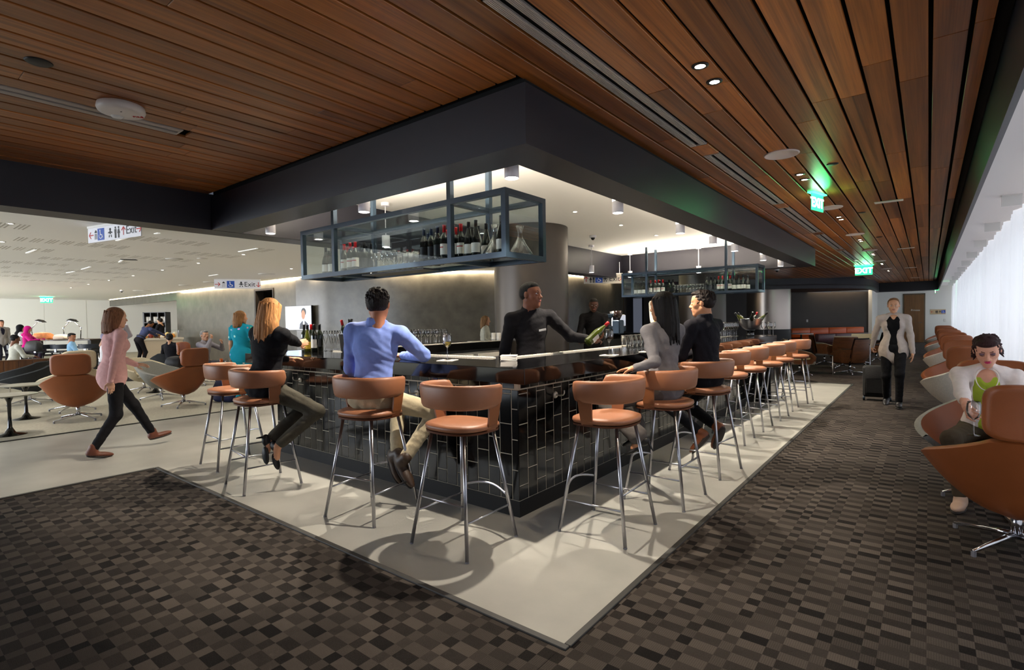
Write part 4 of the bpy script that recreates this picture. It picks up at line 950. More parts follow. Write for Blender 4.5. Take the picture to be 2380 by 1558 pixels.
for k in range(4):
    a = k*pi/2+.4; MB().tube([(0, 0, .10), (cos(a)*.1, sin(a)*.1, .03), (cos(a)*.30, sin(a)*.30, .016)], .012, 7).obj('base_leg', CHROME, tt, smooth=True)
tag(tt, 'low round table with olive top beyond the last bar stool', 'table')
p1 = gp(1862, 20.5); tw = empty('round_table', (p1[0], p1[1], .004)); MB().lathe([(.0, 0), (.42, 0), (.42, .03), (.0, .031)], 36, c=(0, 0, .70)).obj('table_top', WHITEM, tw, auto=40); MB().lathe([(.25, 0), (.03, .02), (.03, .7)], 20).obj('pedestal', CHROME, tw, smooth=True); tag(tw, 'round white table in front of the orange banquette', 'table')
ORL = mat('orange_leather', '#cc5a14', .4, bump=.06, bscale=200); PUR = mat('plum_leather', '#5c3a3e', .45)
def banq(pxs, dep, zt, mt, label, n):
    a = Vector(gp(pxs[0], dep[0])); b = Vector(gp(pxs[1], dep[1])); L_ = (b-a).length; t = empty('banquette', (a.x, a.y, .004), math.atan2(b.y-a.y, b.x-a.x)); w_ = L_/n
    for i in range(n):
        MB().bbox((i*w_+.004, -.02, .44), ((i+1)*w_-.004, .16, zt), .02).obj('back_cushion', mt, t, auto=40); MB().bbox((i*w_+.004, -.62, .26), ((i+1)*w_-.004, 0, .45), .03).obj('seat_cushion', mt, t, auto=40)
    MB().box((0, -.55, 0), (L_, .14, .26)).obj('base', DARKP, t); tag(t, label, 'banquette')
banq((1840, 2008), (23.6, 24.6), .86, ORL, 'long orange leather banquette against the dark curved wall', 4)
banq((1902, 2018), (19.6, 20.6), .72, PUR, 'plum leather banquette with its back towards the bar', 3)
# wall outlet and switches
p = atd(1876, 746, 24.0); tag(MB().bbox((-.04, -.01, -.06), (.04, .0, .06), .003).obj('wall_switch', WHITEM, loc=(p.x, p.y, p.z), rz=math.atan2(AR.y, AR.x)), 'small pale switch on the dark wall above the orange banquette', 'switch')
# ================================================================== PEOPLE
def surfnet(D, org, h):
    s = D < 0; n = D.shape
    c = np.zeros([q-1 for q in n], np.int8); acc = np.zeros([q-1 for q in n]+[3]); cnt = np.zeros([q-1 for q in n])
    sl = lambda o, m: slice(o, m-1+o)
    for dx in (0, 1):
        for dy in (0, 1):
            for dz in (0, 1): c += s[sl(dx, n[0]), sl(dy, n[1]), sl(dz, n[2])]
    act = (c > 0) & (c < 8); I = np.argwhere(act)
    P = np.zeros((len(I), 3)); W = np.zeros(len(I))
    for ax in range(3):
        o1, o2 = [a for a in range(3) if a != ax]
        for a in (0, 1):
            for b in (0, 1):
                q = I.copy(); q[:, o1] += a; q[:, o2] += b; r = q.copy(); r[:, ax] += 1
                d0 = D[q[:, 0], q[:, 1], q[:, 2]]; d1 = D[r[:, 0], r[:, 1], r[:, 2]]; m = (d0 < 0) != (d1 < 0)
                t = np.where(m, d0/np.where(m, d0-d1, 1), 0)
                v = (q-I).astype(float); v[:, ax] += t; P += v*m[:, None]; W += m
    V = (I+P/np.maximum(W, 1)[:, None])*h+org
    idx = -np.ones(act.shape, np.int64); idx[act] = np.arange(len(I)); Fs = []
    for ax in range(3):
        o1, o2 = (ax+1) % 3, (ax+2) % 3
        a0 = [slice(None)]*3; a1 = [slice(None)]*3; a0[ax] = slice(0, -1); a1[ax] = slice(1, None)
        s0, s1 = s[tuple(a0)], s[tuple(a1)]; E = np.argwhere(s0 != s1)
        E = E[(E[:, o1] > 0) & (E[:, o2] > 0) & (E[:, o1] < n[o1]-1) & (E[:, o2] < n[o2]-1)]
        def cell(d1, d2):
            q = E.copy(); q[:, o1] -= d1; q[:, o2] -= d2; return idx[q[:, 0], q[:, 1], q[:, 2]]
        Q = np.stack([cell(1, 1), cell(0, 1), cell(0, 0), cell(1, 0)], 1)
        fl_ = ~s0[E[:, 0], E[:, 1], E[:, 2]]; Q[fl_] = Q[fl_][:, ::-1]; Fs.append(Q)
    Fq = np.concatenate(Fs); Fq = Fq[(Fq >= 0).all(1)]
    return V, Fq, I
def V3(*a): return np.array(a, float)
def un(v): v = np.asarray(v, float); return v/max(1e-9, np.linalg.norm(v))
class SDF:
    def __init__(s): s.p = []
    def cone(s, a, b, ra, rb, lab, k=.02, op='u', bias=0): s.p.append(('c', np.asarray(a, float), np.asarray(b, float), ra, rb, lab, k, op, bias)); return s
    def ell(s, c, r, lab, R=None, k=.02, op='u', bias=0): s.p.append(('e', np.asarray(c, float), np.eye(3) if R is None else np.asarray(R, float), np.asarray(r, float), None, lab, k, op, bias)); return s
    def build(s, h, wv=0):
        lo = V3(9, 9, 9)*100; hi = -lo; bbs = []
        for q in s.p:
            if q[0] == 'c': a = np.minimum(q[1]-q[3], q[2]-q[4]); b = np.maximum(q[1]+q[3], q[2]+q[4])
            else:
                e = np.sqrt(((q[2]*q[3][:, None])**2).sum(0)); a, b = q[1]-e, q[1]+e
            bbs.append((a, b))
            if q[7] == 'u': lo = np.minimum(lo, a); hi = np.maximum(hi, b)
        lo -= 3*h; n = np.ceil((hi-lo)/h).astype(int)+4
        D = np.full(n, .5, np.float32); B = np.full(n, 9., np.float32); L = np.zeros(n, np.int16)
        for q, (a, b) in zip(s.p, bbs):
            k = q[6]; m = k+2.5*h
            i0 = np.maximum(((a-m-lo)/h).astype(int), 0); i1 = np.minimum(((b+m-lo)/h).astype(int)+2, n)
            if (i1 <= i0).any(): continue
            S_ = tuple(slice(x, y) for x, y in zip(i0, i1))
            X, Y, Z = np.meshgrid(*[(np.arange(x, y)*h+l) for x, y, l in zip(i0, i1, lo)], indexing='ij')
            if q[0] == 'c':
                ba = q[2]-q[1]; l2 = float(ba@ba)+1e-12
                px, py, pz = X-q[1][0], Y-q[1][1], Z-q[1][2]; t = np.clip((px*ba[0]+py*ba[1]+pz*ba[2])/l2, 0, 1)
                d = np.sqrt((px-ba[0]*t)**2+(py-ba[1]*t)**2+(pz-ba[2]*t)**2)-(q[3]+(q[4]-q[3])*t)
            else:
                px, py, pz = X-q[1][0], Y-q[1][1], Z-q[1][2]; R = q[2]; r = q[3]
                u = [(R[i, 0]*px+R[i, 1]*py+R[i, 2]*pz) for i in range(3)]
                k0 = np.sqrt(sum((u[i]/r[i])**2 for i in range(3)))+1e-6; k1 = np.sqrt(sum((u[i]/r[i]**2)**2 for i in range(3)))+1e-6; d = k0*(k0-1)/k1
            d = d.astype(np.float32); cur = D[S_]
            if q[7] == 'u':
                hh = np.maximum(k-np.abs(cur-d), 0)/max(k, 1e-6); D[S_] = np.minimum(cur, d)-hh*hh*k*.25
                mk = (d-q[8]) < B[S_]; B[S_] = np.where(mk, d-q[8], B[S_]); L[S_] = np.where(mk, q[5], L[S_])
            else:
                hh = np.maximum(k-np.abs(cur+d), 0)/max(k, 1e-6); D[S_] = np.maximum(cur, -d)+hh*hh*k*.25
        if wv:
            X, Y, Z = [np.arange(n[i])*h+lo[i] for i in range(3)]; X = X[:, None, None]; Y = Y[None, :, None]; Z = Z[None, None, :]
            q = np.sin(34*Z+9*np.sin(9*X+4*Z)+14*Y)*np.sin(21*X-17*Y+6*np.sin(11*Z)); q2 = np.sin(61*Z+23*X+7*np.sin(17*Y+8*Z)); D = D+(wv*(.75*q+.35*q2)).astype(np.float32)
        V, Fq, I = surfnet(D, lo, h); lab = L[I[:, 0], I[:, 1], I[:, 2]]
        return V, Fq, lab[Fq[:, 0]]
def ik(A, T, l1, l2, pole):
    A = np.asarray(A, float); T = np.asarray(T, float); d = T-A; D = np.linalg.norm(d); D2 = min(D, (l1+l2)*.999); u = d/max(D, 1e-6); T = A+u*D2
    x = (l1*l1-l2*l2+D2*D2)/(2*D2); hh = math.sqrt(max(0, l1*l1-x*x)); p = np.asarray(pole, float); p = p-u*(p@u); p = un(p)
    return A+u*x+p*hh, T
LN = ['skin', 'top', 'bottom', 'shoe', 'lip', 'eye', 'iris', 'brow', 'inner', 'belt', 'sole', 'extra']
LI = {n: i for i, n in enumerate(LN)}
def rotm(yaw=0, pitch=0, roll=0):
    # rows are local axes (x right, y forward, z up) in parent coordinates
    cy, sy = cos(yaw), sin(yaw); Rz = np.array([[cy, sy, 0], [-sy, cy, 0], [0, 0, 1]])
    cp, sp = cos(pitch), sin(pitch); Rx = np.array([[1, 0, 0], [0, cp, sp], [0, -sp, cp]])
    cr, sr = cos(roll), sin(roll); Ry = np.array([[cr, 0, -sr], [0, 1, 0], [sr, 0, cr]])
    return Ry @ Rx @ Rz
def add_head(S_, c, R, hs, nk, female, eyes='open', detail=True, FX=None):
    sk = LI['skin']
    def FE(x, y, z, a, b, d, lab, k=.002): FX.ell(P(x, y, z), (a*hs, b*hs, d*hs), lab, R, k*hs)
    def FC(a, b, ra, rb, lab, k=.002): FX.cone(P(*a), P(*b), ra*hs, rb*hs, lab, k*hs)
    def P(x, y, z): return c+hs*(x*R[0]+y*R[1]+z*R[2])
    def E(x, y, z, a, b, d, lab=sk, k=.015, op='u', bias=0): S_.ell(P(x, y, z), (a*hs, b*hs, d*hs), lab, R, k*hs, op, bias)
    def C(a, b, ra, rb, lab=sk, k=.012, bias=0): S_.cone(P(*a), P(*b), ra*hs, rb*hs, lab, k*hs, bias=bias)
    E(0, -.012, .03, .074, .093, .086, k=.02); E(0, .03, .035, .062, .057, .058, k=.03); E(0, .033, -.035, .055 if not female else .052, .054, .072, k=.03)
    for s in (-1, 1):
        C((s*.046, -.005, -.05), (s*.008, .058, -.098), .022 if not female else .018, .020 if not female else .016, k=.03)
        if detail: E(s*.041, .048, -.018, .022, .022, .02, k=.025)
        E(s*.076, -.008, -.002, .010, .019, .031, k=.008); 
    E(0, .066, -.100, .02, .018, .016, k=.02)
    C((0, -.02, -.06), (0, -.035, -.20), .052*nk, .056*nk, k=.03)
    if not detail: C((0, .084, .015), (0, .104, -.028), .008, .013); return P
    C((-.036, .074, .026), (.036, .074, .026), .012, .012, k=.02)
    C((0, .084, .016), (0, .105, -.026), .007, .0105, k=.014); E(0, .106, -.029, .0125, .012, .0105, k=.01)
    for s in (-1, 1): E(s*.0135, .095, -.033, .009, .010, .0085, k=.008)
    E(0, .074, -.060, .032, .018, .026, k=.02)
    for s in (-1, 1):
        E(s*.031, .094, .007, .017, .015, .011, op='s', k=.010)
        FE(s*.031, .0762, .007, .0132, .0132, .0132, LI['eye'])
        if eyes == 'open':
            FE(s*.031, .0872, .0065, .0062, .0030, .0062, LI['iris'], 0)
            E(s*.031, .0790, .0160, .0175, .0135, .0075, k=.004); E(s*.031, .078, -.0042, .016, .0125, .0058, k=.004)
            FC((s*.016, .0882, .0108), (s*.046, .0825, .0108), .0014, .0014, LI['brow'])
        else:
            FE(s*.031, .0785, .0085, .0170, .0145, .0125, LI['extra']); FC((s*.017, .0915, -.002), (s*.031, .0925, -.0045), .0016, .0018, LI['brow']); FC((s*.031, .0925, -.0045), (s*.046, .0845, -.001), .0018, .0012, LI['brow'])
        FC((s*.014, .0915, .025), (s*.032, .0885, .0310), .0034, .0032, LI['brow']); FC((s*.032, .0885, .0310), (s*.049, .0785, .028), .0032, .0016, LI['brow'])
    for s in (-1, 1):
        FC((0, .0965, -.0550), (s*.010, .0955, -.0535), .0045, .0045, LI['lip'], .003); FC((s*.010, .0955, -.0535), (s*.022, .0865, -.0575), .0042, .0018, LI['lip'], .003)
        FC((0, .0940, -.0635), (s*.010, .0925, -.0625), .0056, .0052, LI['lip'], .003); FC((s*.010, .0925, -.0625), (s*.021, .0865, -.0585), .0050, .0018, LI['lip'], .003)
    return P
def add_hand(S_, W, d, n, t, curl=.5, s=1.0, spread=0, thumb=.6):
    sk = LI['skin']; d, n = un(d), np.asarray(n, float); n = un(n-d*(n@d)); t = np.asarray(t, float); t = un(t-d*(t@d)-n*(t@n))
    R = np.array([t, d, n]); S_.cone(W-d*.004*s, W+d*.03*s, .0225*s, .025*s, sk, .015)
    S_.ell(W+d*.055*s, (.041*s, .05*s, .0155*s), sk, R, .012)
    for i in range(4):
        b = W+d*(.092-.006*abs(i-1.2))*s+t*(.029-.0195*i)*s; L_ = (.078, .086, .08, .062)[i]*s; a = 0; r = (.0092, .0095, .009, .0078)[i]*s
        b0 = b-d*.03*s; S_.cone(b0, b, r*1.1, r*1.05, sk, .008)
        for f, ca, q in ((.46, .55, .95), (.30, 1.0, .86), (.24, .8, .76)):
            a += curl*ca; dd = un(d*cos(a)+n*sin(a)+t*spread*(1.5-i)*.1); e = b+dd*L_*f; S_.cone(b, e, r*(q+.08), r*q, sk, .003); b = e
    b = W+d*.022*s+t*.026*s+n*.004*s; d1 = un(d*.65+t*.75+n*.25); e = b+d1*.042*s; S_.cone(b, e, .0125*s, .0105*s, sk, .012)
    d2 = un(d*(.9)+t*(.35*(1-thumb))+n*thumb*.8-t*thumb*.1); f = e+d2*.032*s; S_.cone(e, f, .0102*s, .0095*s, sk, .004); g = f+un(d2+n*thumb*.5)*.026*s; S_.cone(f, g, .0095*s, .0078*s, sk, .003)
def mesh_np(name, parts, mats):
    vs = []; fs = []; mi = []; o = 0
    for V, Fq, lab in parts:
        vs.append(V); fs.append(Fq+o); mi.append(lab); o += len(V)
    V = np.concatenate(vs); Fq = np.concatenate(fs); lab = np.concatenate(mi)
    used = sorted(set(lab.tolist())); remap = {u: i for i, u in enumerate(used)}
    me = bpy.data.meshes.new(name); me.vertices.add(len(V)); me.vertices.foreach_set('co', V.astype(np.float32).ravel())
    me.loops.add(Fq.size); me.loops.foreach_set('vertex_index', Fq.astype(np.int32).ravel()); me.polygons.add(len(Fq)); me.polygons.foreach_set('loop_start', np.arange(0, Fq.size, 4, dtype=np.int32))
    try: me.polygons.foreach_set('loop_total', np.full(len(Fq), 4, np.int32))
    except Exception: pass
    for u in used: me.materials.append(mats[u])
    me.polygons.foreach_set('material_index', np.array([remap[q] for q in lab.tolist()], np.int32)); me.polygons.foreach_set('use_smooth', np.ones(len(Fq), bool)); me.update(calc_edges=True); return me
def cloth(c, rough=.85, **k): return mat('cloth_'+str(c).lstrip('#')+str(rough), c, rough, bump=k.get('bump', .45), bscale=k.get('bscale', 26), var=.05, vscale=30, spec=.2)
def skin_m(c): return mat('skin_'+c.lstrip('#'), c, .5, var=.04, vscale=40, spec=.35)
def hair_m(c): return mat('hair_'+c.lstrip('#'), c, .6, bump=.6, bscale=140, var=.35, vscale=120, stretch=(1, 1, .10), spec=.25)
WEYE = mat('eye_white', '#d8d0c8', .2); IRIS = mat('eye_iris', '#1a0f0a', .15)
def person(label, x, y, yaw, pel, lean=(0, 0), H=1.75, fem=False, hands=None, elbows=(None, None), poles=((-.6, -.8, -.3), (.6, -.8, -.3)), feet=None, knees=((-.1, 1, .3), (.1, 1, .3)), toes=((-.15, 1, 0), (.15, 1, 0)),
           hdir=((0, 1, -.2), (0, 1, -.2)), hpalm=((0, 0, -1), (0, 0, -1)), curl=(.35, .35), head=(0, 0, 0), headoff=(0, 0), sh_twist=0, skin='#c99272', top='#404040', bottom='#202020', shoe='#1a1a1a', hair='short', hairc='#1c1410',
           lip='#a06058', sleeve='long', eyes='open', res=.009, hres=.0045, jacket=0, collar=False, belt=None, inner=None, flare=0, shoe_kind='shoe', extra=None, lid='#7a5a58', nk=1.0, bulk=1.0, show_hands=True, hair_extra=None, detail=True, world=None, group=None, topmat=None, hs=1.0, lowered_sh=0):
    s = H/1.75; S_ = SDF(); HS = SDF(); HH = SDF(); BT_ = SDF(); FT = SDF(); IN = SDF()
    Rb = rotm(yaw); org = V3(x, y, 0)
    def Wd(p): return V3(*p) @ Rb        # local vector -> world vector
    def toL(p): return (V3(*p)-org) @ Rb.T  # world point -> local
    up = un((lean[0], lean[1], 1)); P = V3(0, 0, pel)
    r = V3(1, 0, 0); fw = un(np.cross(up, r)); fw = un(np.cross(up, V3(1, 0, 0))); 
    if fw[1] < 0: fw = -fw
    r = np.cross(fw, up)
    ct, st = cos(sh_twist), sin(sh_twist); rs = r*ct+fw*st; fs = fw*ct-r*st
    RT = np.array([r, fw, up]); RS = np.array([rs, fs, up])
    top_, bot_, sk_ = LI['top'], LI['bottom'], LI['skin']
    N = P+up*.50*s; sw = (.185 if not fem else .160)*s*bulk**.5; hw = .088*s
    b = bulk
    BT_.ell(P+up*.0*s, ((.155 if not fem else .165)*s*b, .118*s*b, .125*s), bot_, RT, .05)
    S_.ell(P+up*.06*s, ((.150 if not fem else .150)*s*b, .114*s*b, .10*s), top_, RT, .05); S_.ell(P+up*.16*s+fw*.005, ((.138 if not fem else .120)*s*b, .098*s*b, .15*s), top_, RT, .05)
    S_.ell(P+up*.335*s, ((.165 if not fem else .142)*s*b, .112*s*b, .165*s), top_, RS, .05)
    S_.ell(P+up*.42*s-fs*.012, ((.15 if not fem else .128)*s, .09*s, .09*s), top_, RS, .05)
    if jacket: S_.ell(P+up*(.04-jacket*.5)*s, ((.172 if not fem else .178)*s*b, .135*s*b, (.13+jacket*.5)*s), top_, RT, .03)
    if fem:
        for q in (-1, 1): S_.ell(P+up*.335*s+rs*q*.068*s+fs*.075*s, (.058*s, .055*s, .06*s), top_, RS, .035)
    Sh = [N-up*(.048+lowered_sh)*s+rs*q*sw for q in (-1, 1)]
    for q in (0, 1):
        S_.cone(N-up*.035*s, Sh[q], .058*s, .056*s, top_, .04); S_.cone(N+up*.0*s, Sh[q]*.6+N*.4+up*.004*s, .052*s, .046*s, top_, .03)
    # arms
    la, lf = .285*s, .255*s
    hands = hands or [(-.22*s, .06, pel-.16*s), (.22*s, .06, pel-.16*s)]
    wr = []
    for q in (0, 1):
        T = V3(*hands[q])
        El, Wr = ik(Sh[q], T, la, lf, poles[q])
        if elbows[q] is not None: El, Wr = V3(*elbows[q]), T
        wr.append(Wr)
        ra = (.056 if not fem else .047)*s*b**.5
        if sleeve == 'long':
            S_.cone(Sh[q], El, ra*1.1, ra*.92, top_, .03); S_.cone(El, Wr, ra*.92, ra*.66, top_, .02)
        elif sleeve == 'short':
            mid = Sh[q]+(El-Sh[q])*.62; S_.cone(Sh[q], mid, ra*1.15, ra*1.12, top_, .03); S_.cone(Sh[q], El, ra*.9, ra*.78, sk_, .01); S_.cone(El, Wr, ra*.78, ra*.5, sk_, .02)
        elif sleeve == '3q':
            mid = El+(Wr-El)*.45; S_.cone(Sh[q], El, ra*1.1, ra*.98, top_, .03); S_.cone(El, mid, ra*.98, ra*.88, top_, .02); S_.cone(El, Wr, ra*.78, ra*.52, sk_, .01)
        if show_hands:
            fd = un(Wr-El); hd = V3(*hdir[q]) if hdir[q] is not None else fd; hn = V3(*hpalm[q]); tt = np.cross(hd, hn)*(-1 if q == 0 else 1)*-1
            HH2 = SDF(); add_hand(HH2, Wr, hd, hn, tt, curl[q], s*(.97 if not fem else .88)*hs); HH.p += HH2.p
    # legs
    lt, ls = .44*s, .43*s
    feet = feet or [(-.10*s, 0, .085*s), (.10*s, .0, .085*s)]
    for q in (0, 1):
        sg = -1 if q == 0 else 1; hip = P+r*sg*hw-up*.03*s; Kn, An = ik(hip, feet[q], lt, ls, knees[q]); td = un(toes[q])
        BT_.cone(hip, Kn, (.088 if not fem else .085)*s*b**.5, .062*s, bot_, .04)
        ar = (.042+flare)*s
        end = Kn+(An-Kn)*(.93 if shoe_kind != 'heel' else .90)
        BT_.cone(Kn, end, .060*s, ar*1.12, bot_, .03)
        FT.cone(Kn*.4+An*.6, An, .034*s, .030*s, sk_, .0)
        upf = un(np.cross(np.cross(td, V3(0, 0, 1)), td)) if abs(td[2]) < .95 else V3(0, 1, 0)
        rt_ = np.cross(td, upf); RF = np.array([rt_, td, upf]); sh = LI['shoe']
        if shoe_kind == 'none':
            FT.ell(An+td*.08*s-upf*.035*s, (.04*s, .12*s, .035*s), sk_, RF, .02)
        elif shoe_kind == 'heel':
            FT.cone(An, An+td*.09*s-upf*.04*s, .03*s, .026*s, sk_, .02); FT.ell(An+td*.12*s-upf*.062*s, (.036*s, .075*s, .018*s), sh, RF, .012); FT.ell(An-td*.01*s-upf*.028*s, (.031*s, .05*s, .035*s), sh, RF, .012)
            FT.cone(An-td*.04*s-upf*.03*s, An-td*.045*s-upf*.115*s, .012*s, .006*s, sh, .006)
        else:
            FT.ell(An+td*.085*s-upf*.05*s, (.043*s, .125*s, .032*s), sh, RF, .025); FT.ell(An-td*.005*s-upf*.03*s, (.04*s, .055*s, .05*s), sh, RF, .03)
            FT.cone(An+upf*.03*s, An-upf*.02*s, .043*s, .042*s, sh, .02) if shoe_kind == 'boot' else None
            FT.ell(An+td*.08*s-upf*.075*s, (.045*s, .13*s, .012*s), LI['sole'], RF, .004)
    # neck opening / collar
    nd = un((headoff[0], headoff[1], 1)); Hc = N+nd*.158*s*(1 if not fem else .98)
    if collar:
        for hh_, r2 in ((.012, .070), (.030, .067), (.046, .064)):
            f_ = lambda a: N+nd*(hh_-.030*max(0, cos(a)))*s+rs*r2*s*nk*sin(a)+fs*(r2*s*nk*cos(a)*.95-.006*s)
            for i in range(14): S_.cone(f_(2*pi*i/14), f_(2*pi*(i+1)/14), .0115*s, .0115*s, top_, .006)
    if belt:
        for i in range(20):
            a = 2*pi*i/20; a2 = 2*pi*(i+1)/20
            f_ = lambda a: P+up*.105*s+r*(.158*s*b)*sin(a)+fw*(.122*s*b)*cos(a)
            IN.cone(f_(a), f_(a2), .016*s, .016*s, LI['belt'], .004)
    if inner:   # open jacket or cardigan over an inner garment
        gw = inner[1]
        for c_, r_, RR in ((P+up*.06*s, (.145, .108, .10), RT), (P+up*.16*s+fw*.005, (.128 if not fem else .114, .092, .15), RT), (P+up*.335*s, (.155 if not fem else .134, .104, .165), RS), (P+up*.41*s-fs*.006, (.13, .086, .085), RS)):
            IN.ell(c_, (r_[0]*s*b, r_[1]*s*b, r_[2]*s), LI['inner'], RR, .05)
        if fem: [IN.ell(P+up*.335*s+rs*q*.066*s+fs*.068*s, (.056*s, .055*s, .06*s), LI['inner'], RS, .035) for q in (-1, 1)]
        S_.cone(P-up*.25*s+fs*.21*s, P+up*.2*s+fs*.19*s, gw*1.25*s, gw*1.1*s, top_, .012, 's'); S_.cone(P+up*.2*s+fs*.19*s, N+up*.03*s+fs*.10*s, gw*1.1*s, gw*.85*s, top_, .012, 's')
        if len(inner) > 2:
            v = inner[2]; IN.cone(N+up*.05*s+fs*.085*s, N-up*v*.45*s+fs*.145*s, .066*s, .044*s, LI['inner'], .006, 's'); IN.cone(N-up*v*.45*s+fs*.145*s, N-up*v*s+fs*.165*s, .044*s, .012*s, LI['inner'], .006, 's')
            HS.ell(N-up*.10*s+fs*.004*s, (.125*s, .088*s, .12*s), sk_, RS, .04)
    if extra: extra(S_, dict(P=P, up=up, r=r, fw=fw, rs=rs, fs=fs, N=N, Sh=Sh, s=s, wr=wr))
    Rh0 = rotm(*head); Rh = Rh0 @ np.array([[1, 0, 0], [0, 1, 0], [0, 0, 1]])
    hsc = s**.5*(1.0 if not fem else .955)
    FX = SDF(); Pf = add_head(HS, Hc, Rh, hsc, nk*(1 if not fem else .86), fem, eyes, detail, FX)
    mats = {LI['skin']: skin_m(skin), LI['top']: topmat or cloth(top), LI['bottom']: cloth(bottom), LI['shoe']: mat('shoe_'+shoe.lstrip('#'), shoe, .5, bump=.1), LI['lip']: mat('lip_'+lip.lstrip('#'), lip, .4), LI['eye']: WEYE, LI['iris']: IRIS,
            LI['brow']: hair_m(hairc), LI['inner']: cloth(inner[0]) if inner else None, LI['belt']: mat('belt_'+(belt or '#3a2010').lstrip('#'), belt or '#3a2010', .45), LI['sole']: mat('shoe_sole', '#2a2320', .7), LI['extra']: mat('lid_'+lid.lstrip('#'), lid, .5)}
    parts = []
    for sdf, hh, wv in ((S_, res, .0035), (BT_, res, .003), (IN, res*.75, .001), (FT, max(.005, hres), 0), (HS, hres, 0), (FX, hres*.45, 0), (HH, hres*.9, 0)):
        if not sdf.p: continue
        V, Fq, lab = sdf.build(hh, wv); parts.append((V @ Rb, Fq, lab))
    o = bpy.data.objects.new('person', mesh_np('person', parts, mats)); COL.objects.link(o); o.location = (x, y, 0); tag(o, label, 'person', group)
    # hair
    if hair:
        Hh = SDF(); hk = hsc
        def E(x_, y_, z_, a, b_, d, k=.02, op='u'): Hh.ell(Pf(x_, y_, z_), (a*hk, b_*hk, d*hk), 0, Rh, k*hk, op)
        def C(a, b_, ra, rb, k=.02): Hh.cone(Pf(*a), Pf(*b_), ra*hk, rb*hk, 0, k*hk)
        rnd = random.Random(11)
        def locks(nn, amin, amax, zmin, zmax, ln_, r0, lift=.006, part=0):
            for i in range(nn):
                a = rnd.uniform(amin, amax); z_ = rnd.uniform(zmin, zmax); rr = math.sqrt(max(.02, 1-((z_-.035)/.092)**2)); st_ = (.078*rr*sin(a), -.016+.096*rr*cos(a), z_)
                l_ = ln_*rnd.uniform(.7, 1.3); z2 = z_-l_*(.35+.65*(1-rr)); a2 = a+rnd.uniform(-.25, .25)+part*math.copysign(.2, sin(a)); rr2 = math.sqrt(max(.02, 1-((z2-.035)/.095)**2)); e_ = ((.078+lift*.4)*rr2*sin(a2), -.016+(.096+lift*.4)*rr2*cos(a2)-l_*.35*(1-rr), z2)
                mid = tuple((p+q)/2*(1.03) for p, q in zip(st_, e_)); C(st_, mid, r0*.8, r0, k=.004); C(mid, e_, r0, r0*.35, k=.004)
        if hair in ('short', 'pixie', 'crop', 'curly'):
            if hair == 'crop': E(0, -.016, .036, .0772, .0950, .0850); E(0, -.040, .005, .0725, .066, .055, k=.03); E(0, .02, .075, .064, .060, .040, k=.02)
            else: E(0, -.016, .037, .0785, .0965, .0865); E(0, -.040, -.002, .0735, .066, .062, k=.03)
            E(0, .085, -.025, .078, .075, .083, k=.012, op='s'); E(0, .035, -.10, .12, .07, .078, k=.01, op='s')
            for q in (-1, 1): E(q*.08, .003, -.012, .018, .024, .032, k=.01, op='s')
            E(0, -.06, -.098, .12, .09, .045, k=.015, op='s')
            if hair == 'short': E(0, .045, .090, .055, .05, .024, k=.02); locks(150, pi*.32, pi*1.68, -.03, .12, .045, .0065); locks(60, -.9, .9, .085, .122, .03, .007, .008)
            if hair == 'curly':
                locks(70, pi*.40, pi*1.60, -.035, .06, .03, .006)
                for i in range(150):
                    a, z_ = rnd.uniform(0, 2*pi), rnd.uniform(.045, .125); rr = math.sqrt(max(0, 1-((z_-.037)/.09)**2)); q_ = rnd.uniform(.008, .0125); E(.080*rr*sin(a), -.016+.097*rr*cos(a)*(1 if cos(a) < .6 else .85), z_, q_, q_, q_*.9, k=.005)
            if hair == 'pixie':
                E(0, .05, .085, .064, .048, .028, k=.02); locks(120, pi*.25, pi*1.75, -.04, .12, .06, .008, .012); locks(60, -1.2, 1.2, .085, .122, .05, .008, .010, .6)
                for i in range(46):
                    a = rnd.uniform(pi*.30, pi*1.70); z_ = rnd.uniform(-.075, .0); st_ = (.074*sin(a), -.03+.073*cos(a), z_+.025); C(st_, (st_[0]*1.32, st_[1]*1.18-.005, z_-.022), .010, .0025, k=.005)
        elif hair in ('long', 'bob', 'blonde_long'):
            ln = {'long': .24, 'bob': .10, 'blonde_long': .21}[hair]
            E(0, -.016, .037, .083, .100, .089); E(0, -.055, -.04-ln*.25, .088, .06, .09+ln*.30, k=.03)
            E(0, -.075, -.08-ln*.55, .092 if hair != 'bob' else .08, .048, .06+ln*.42, k=.03)
            if hair == 'blonde_long':
                for q in (-1, 1): E(q*.06, -.045, -.10-ln*.3, .055, .055, .13, k=.03)
            E(0, .082, -.03, .066, .070, .085, k=.012, op='s')
            for q in (-1, 1): C((q*.068, .035, .055), (q*.080, .0, -.07), .016, .018, k=.02)
            for i in range(90):
                a = rnd.uniform(pi*.38, pi*1.62); st_ = (.080*sin(a), -.02+.098*cos(a), rnd.uniform(-.02, .08)); e_ = (st_[0]*1.12+rnd.uniform(-.01, .01), -.05+.075*cos(a)+rnd.uniform(-.01, .01), -.10-ln*rnd.uniform(.55, .95)); C(st_, ((st_[0]+e_[0])*.53, (st_[1]+e_[1])*.53, (st_[2]+e_[2])/2), .007, .008, k=.006); C(((st_[0]+e_[0])*.53, (st_[1]+e_[1])*.53, (st_[2]+e_[2])/2), e_, .008, .004, k=.006)
        elif hair == 'hijab':
            E(0, -.012, .03, .092, .108, .102); E(0, -.02, -.07, .085, .085, .10, k=.05); E(0, -.02, -.19, .16, .12, .08, k=.06); E(0, .088, -.02, .054, .06, .075, k=.01, op='s')
        elif hair == 'bun':
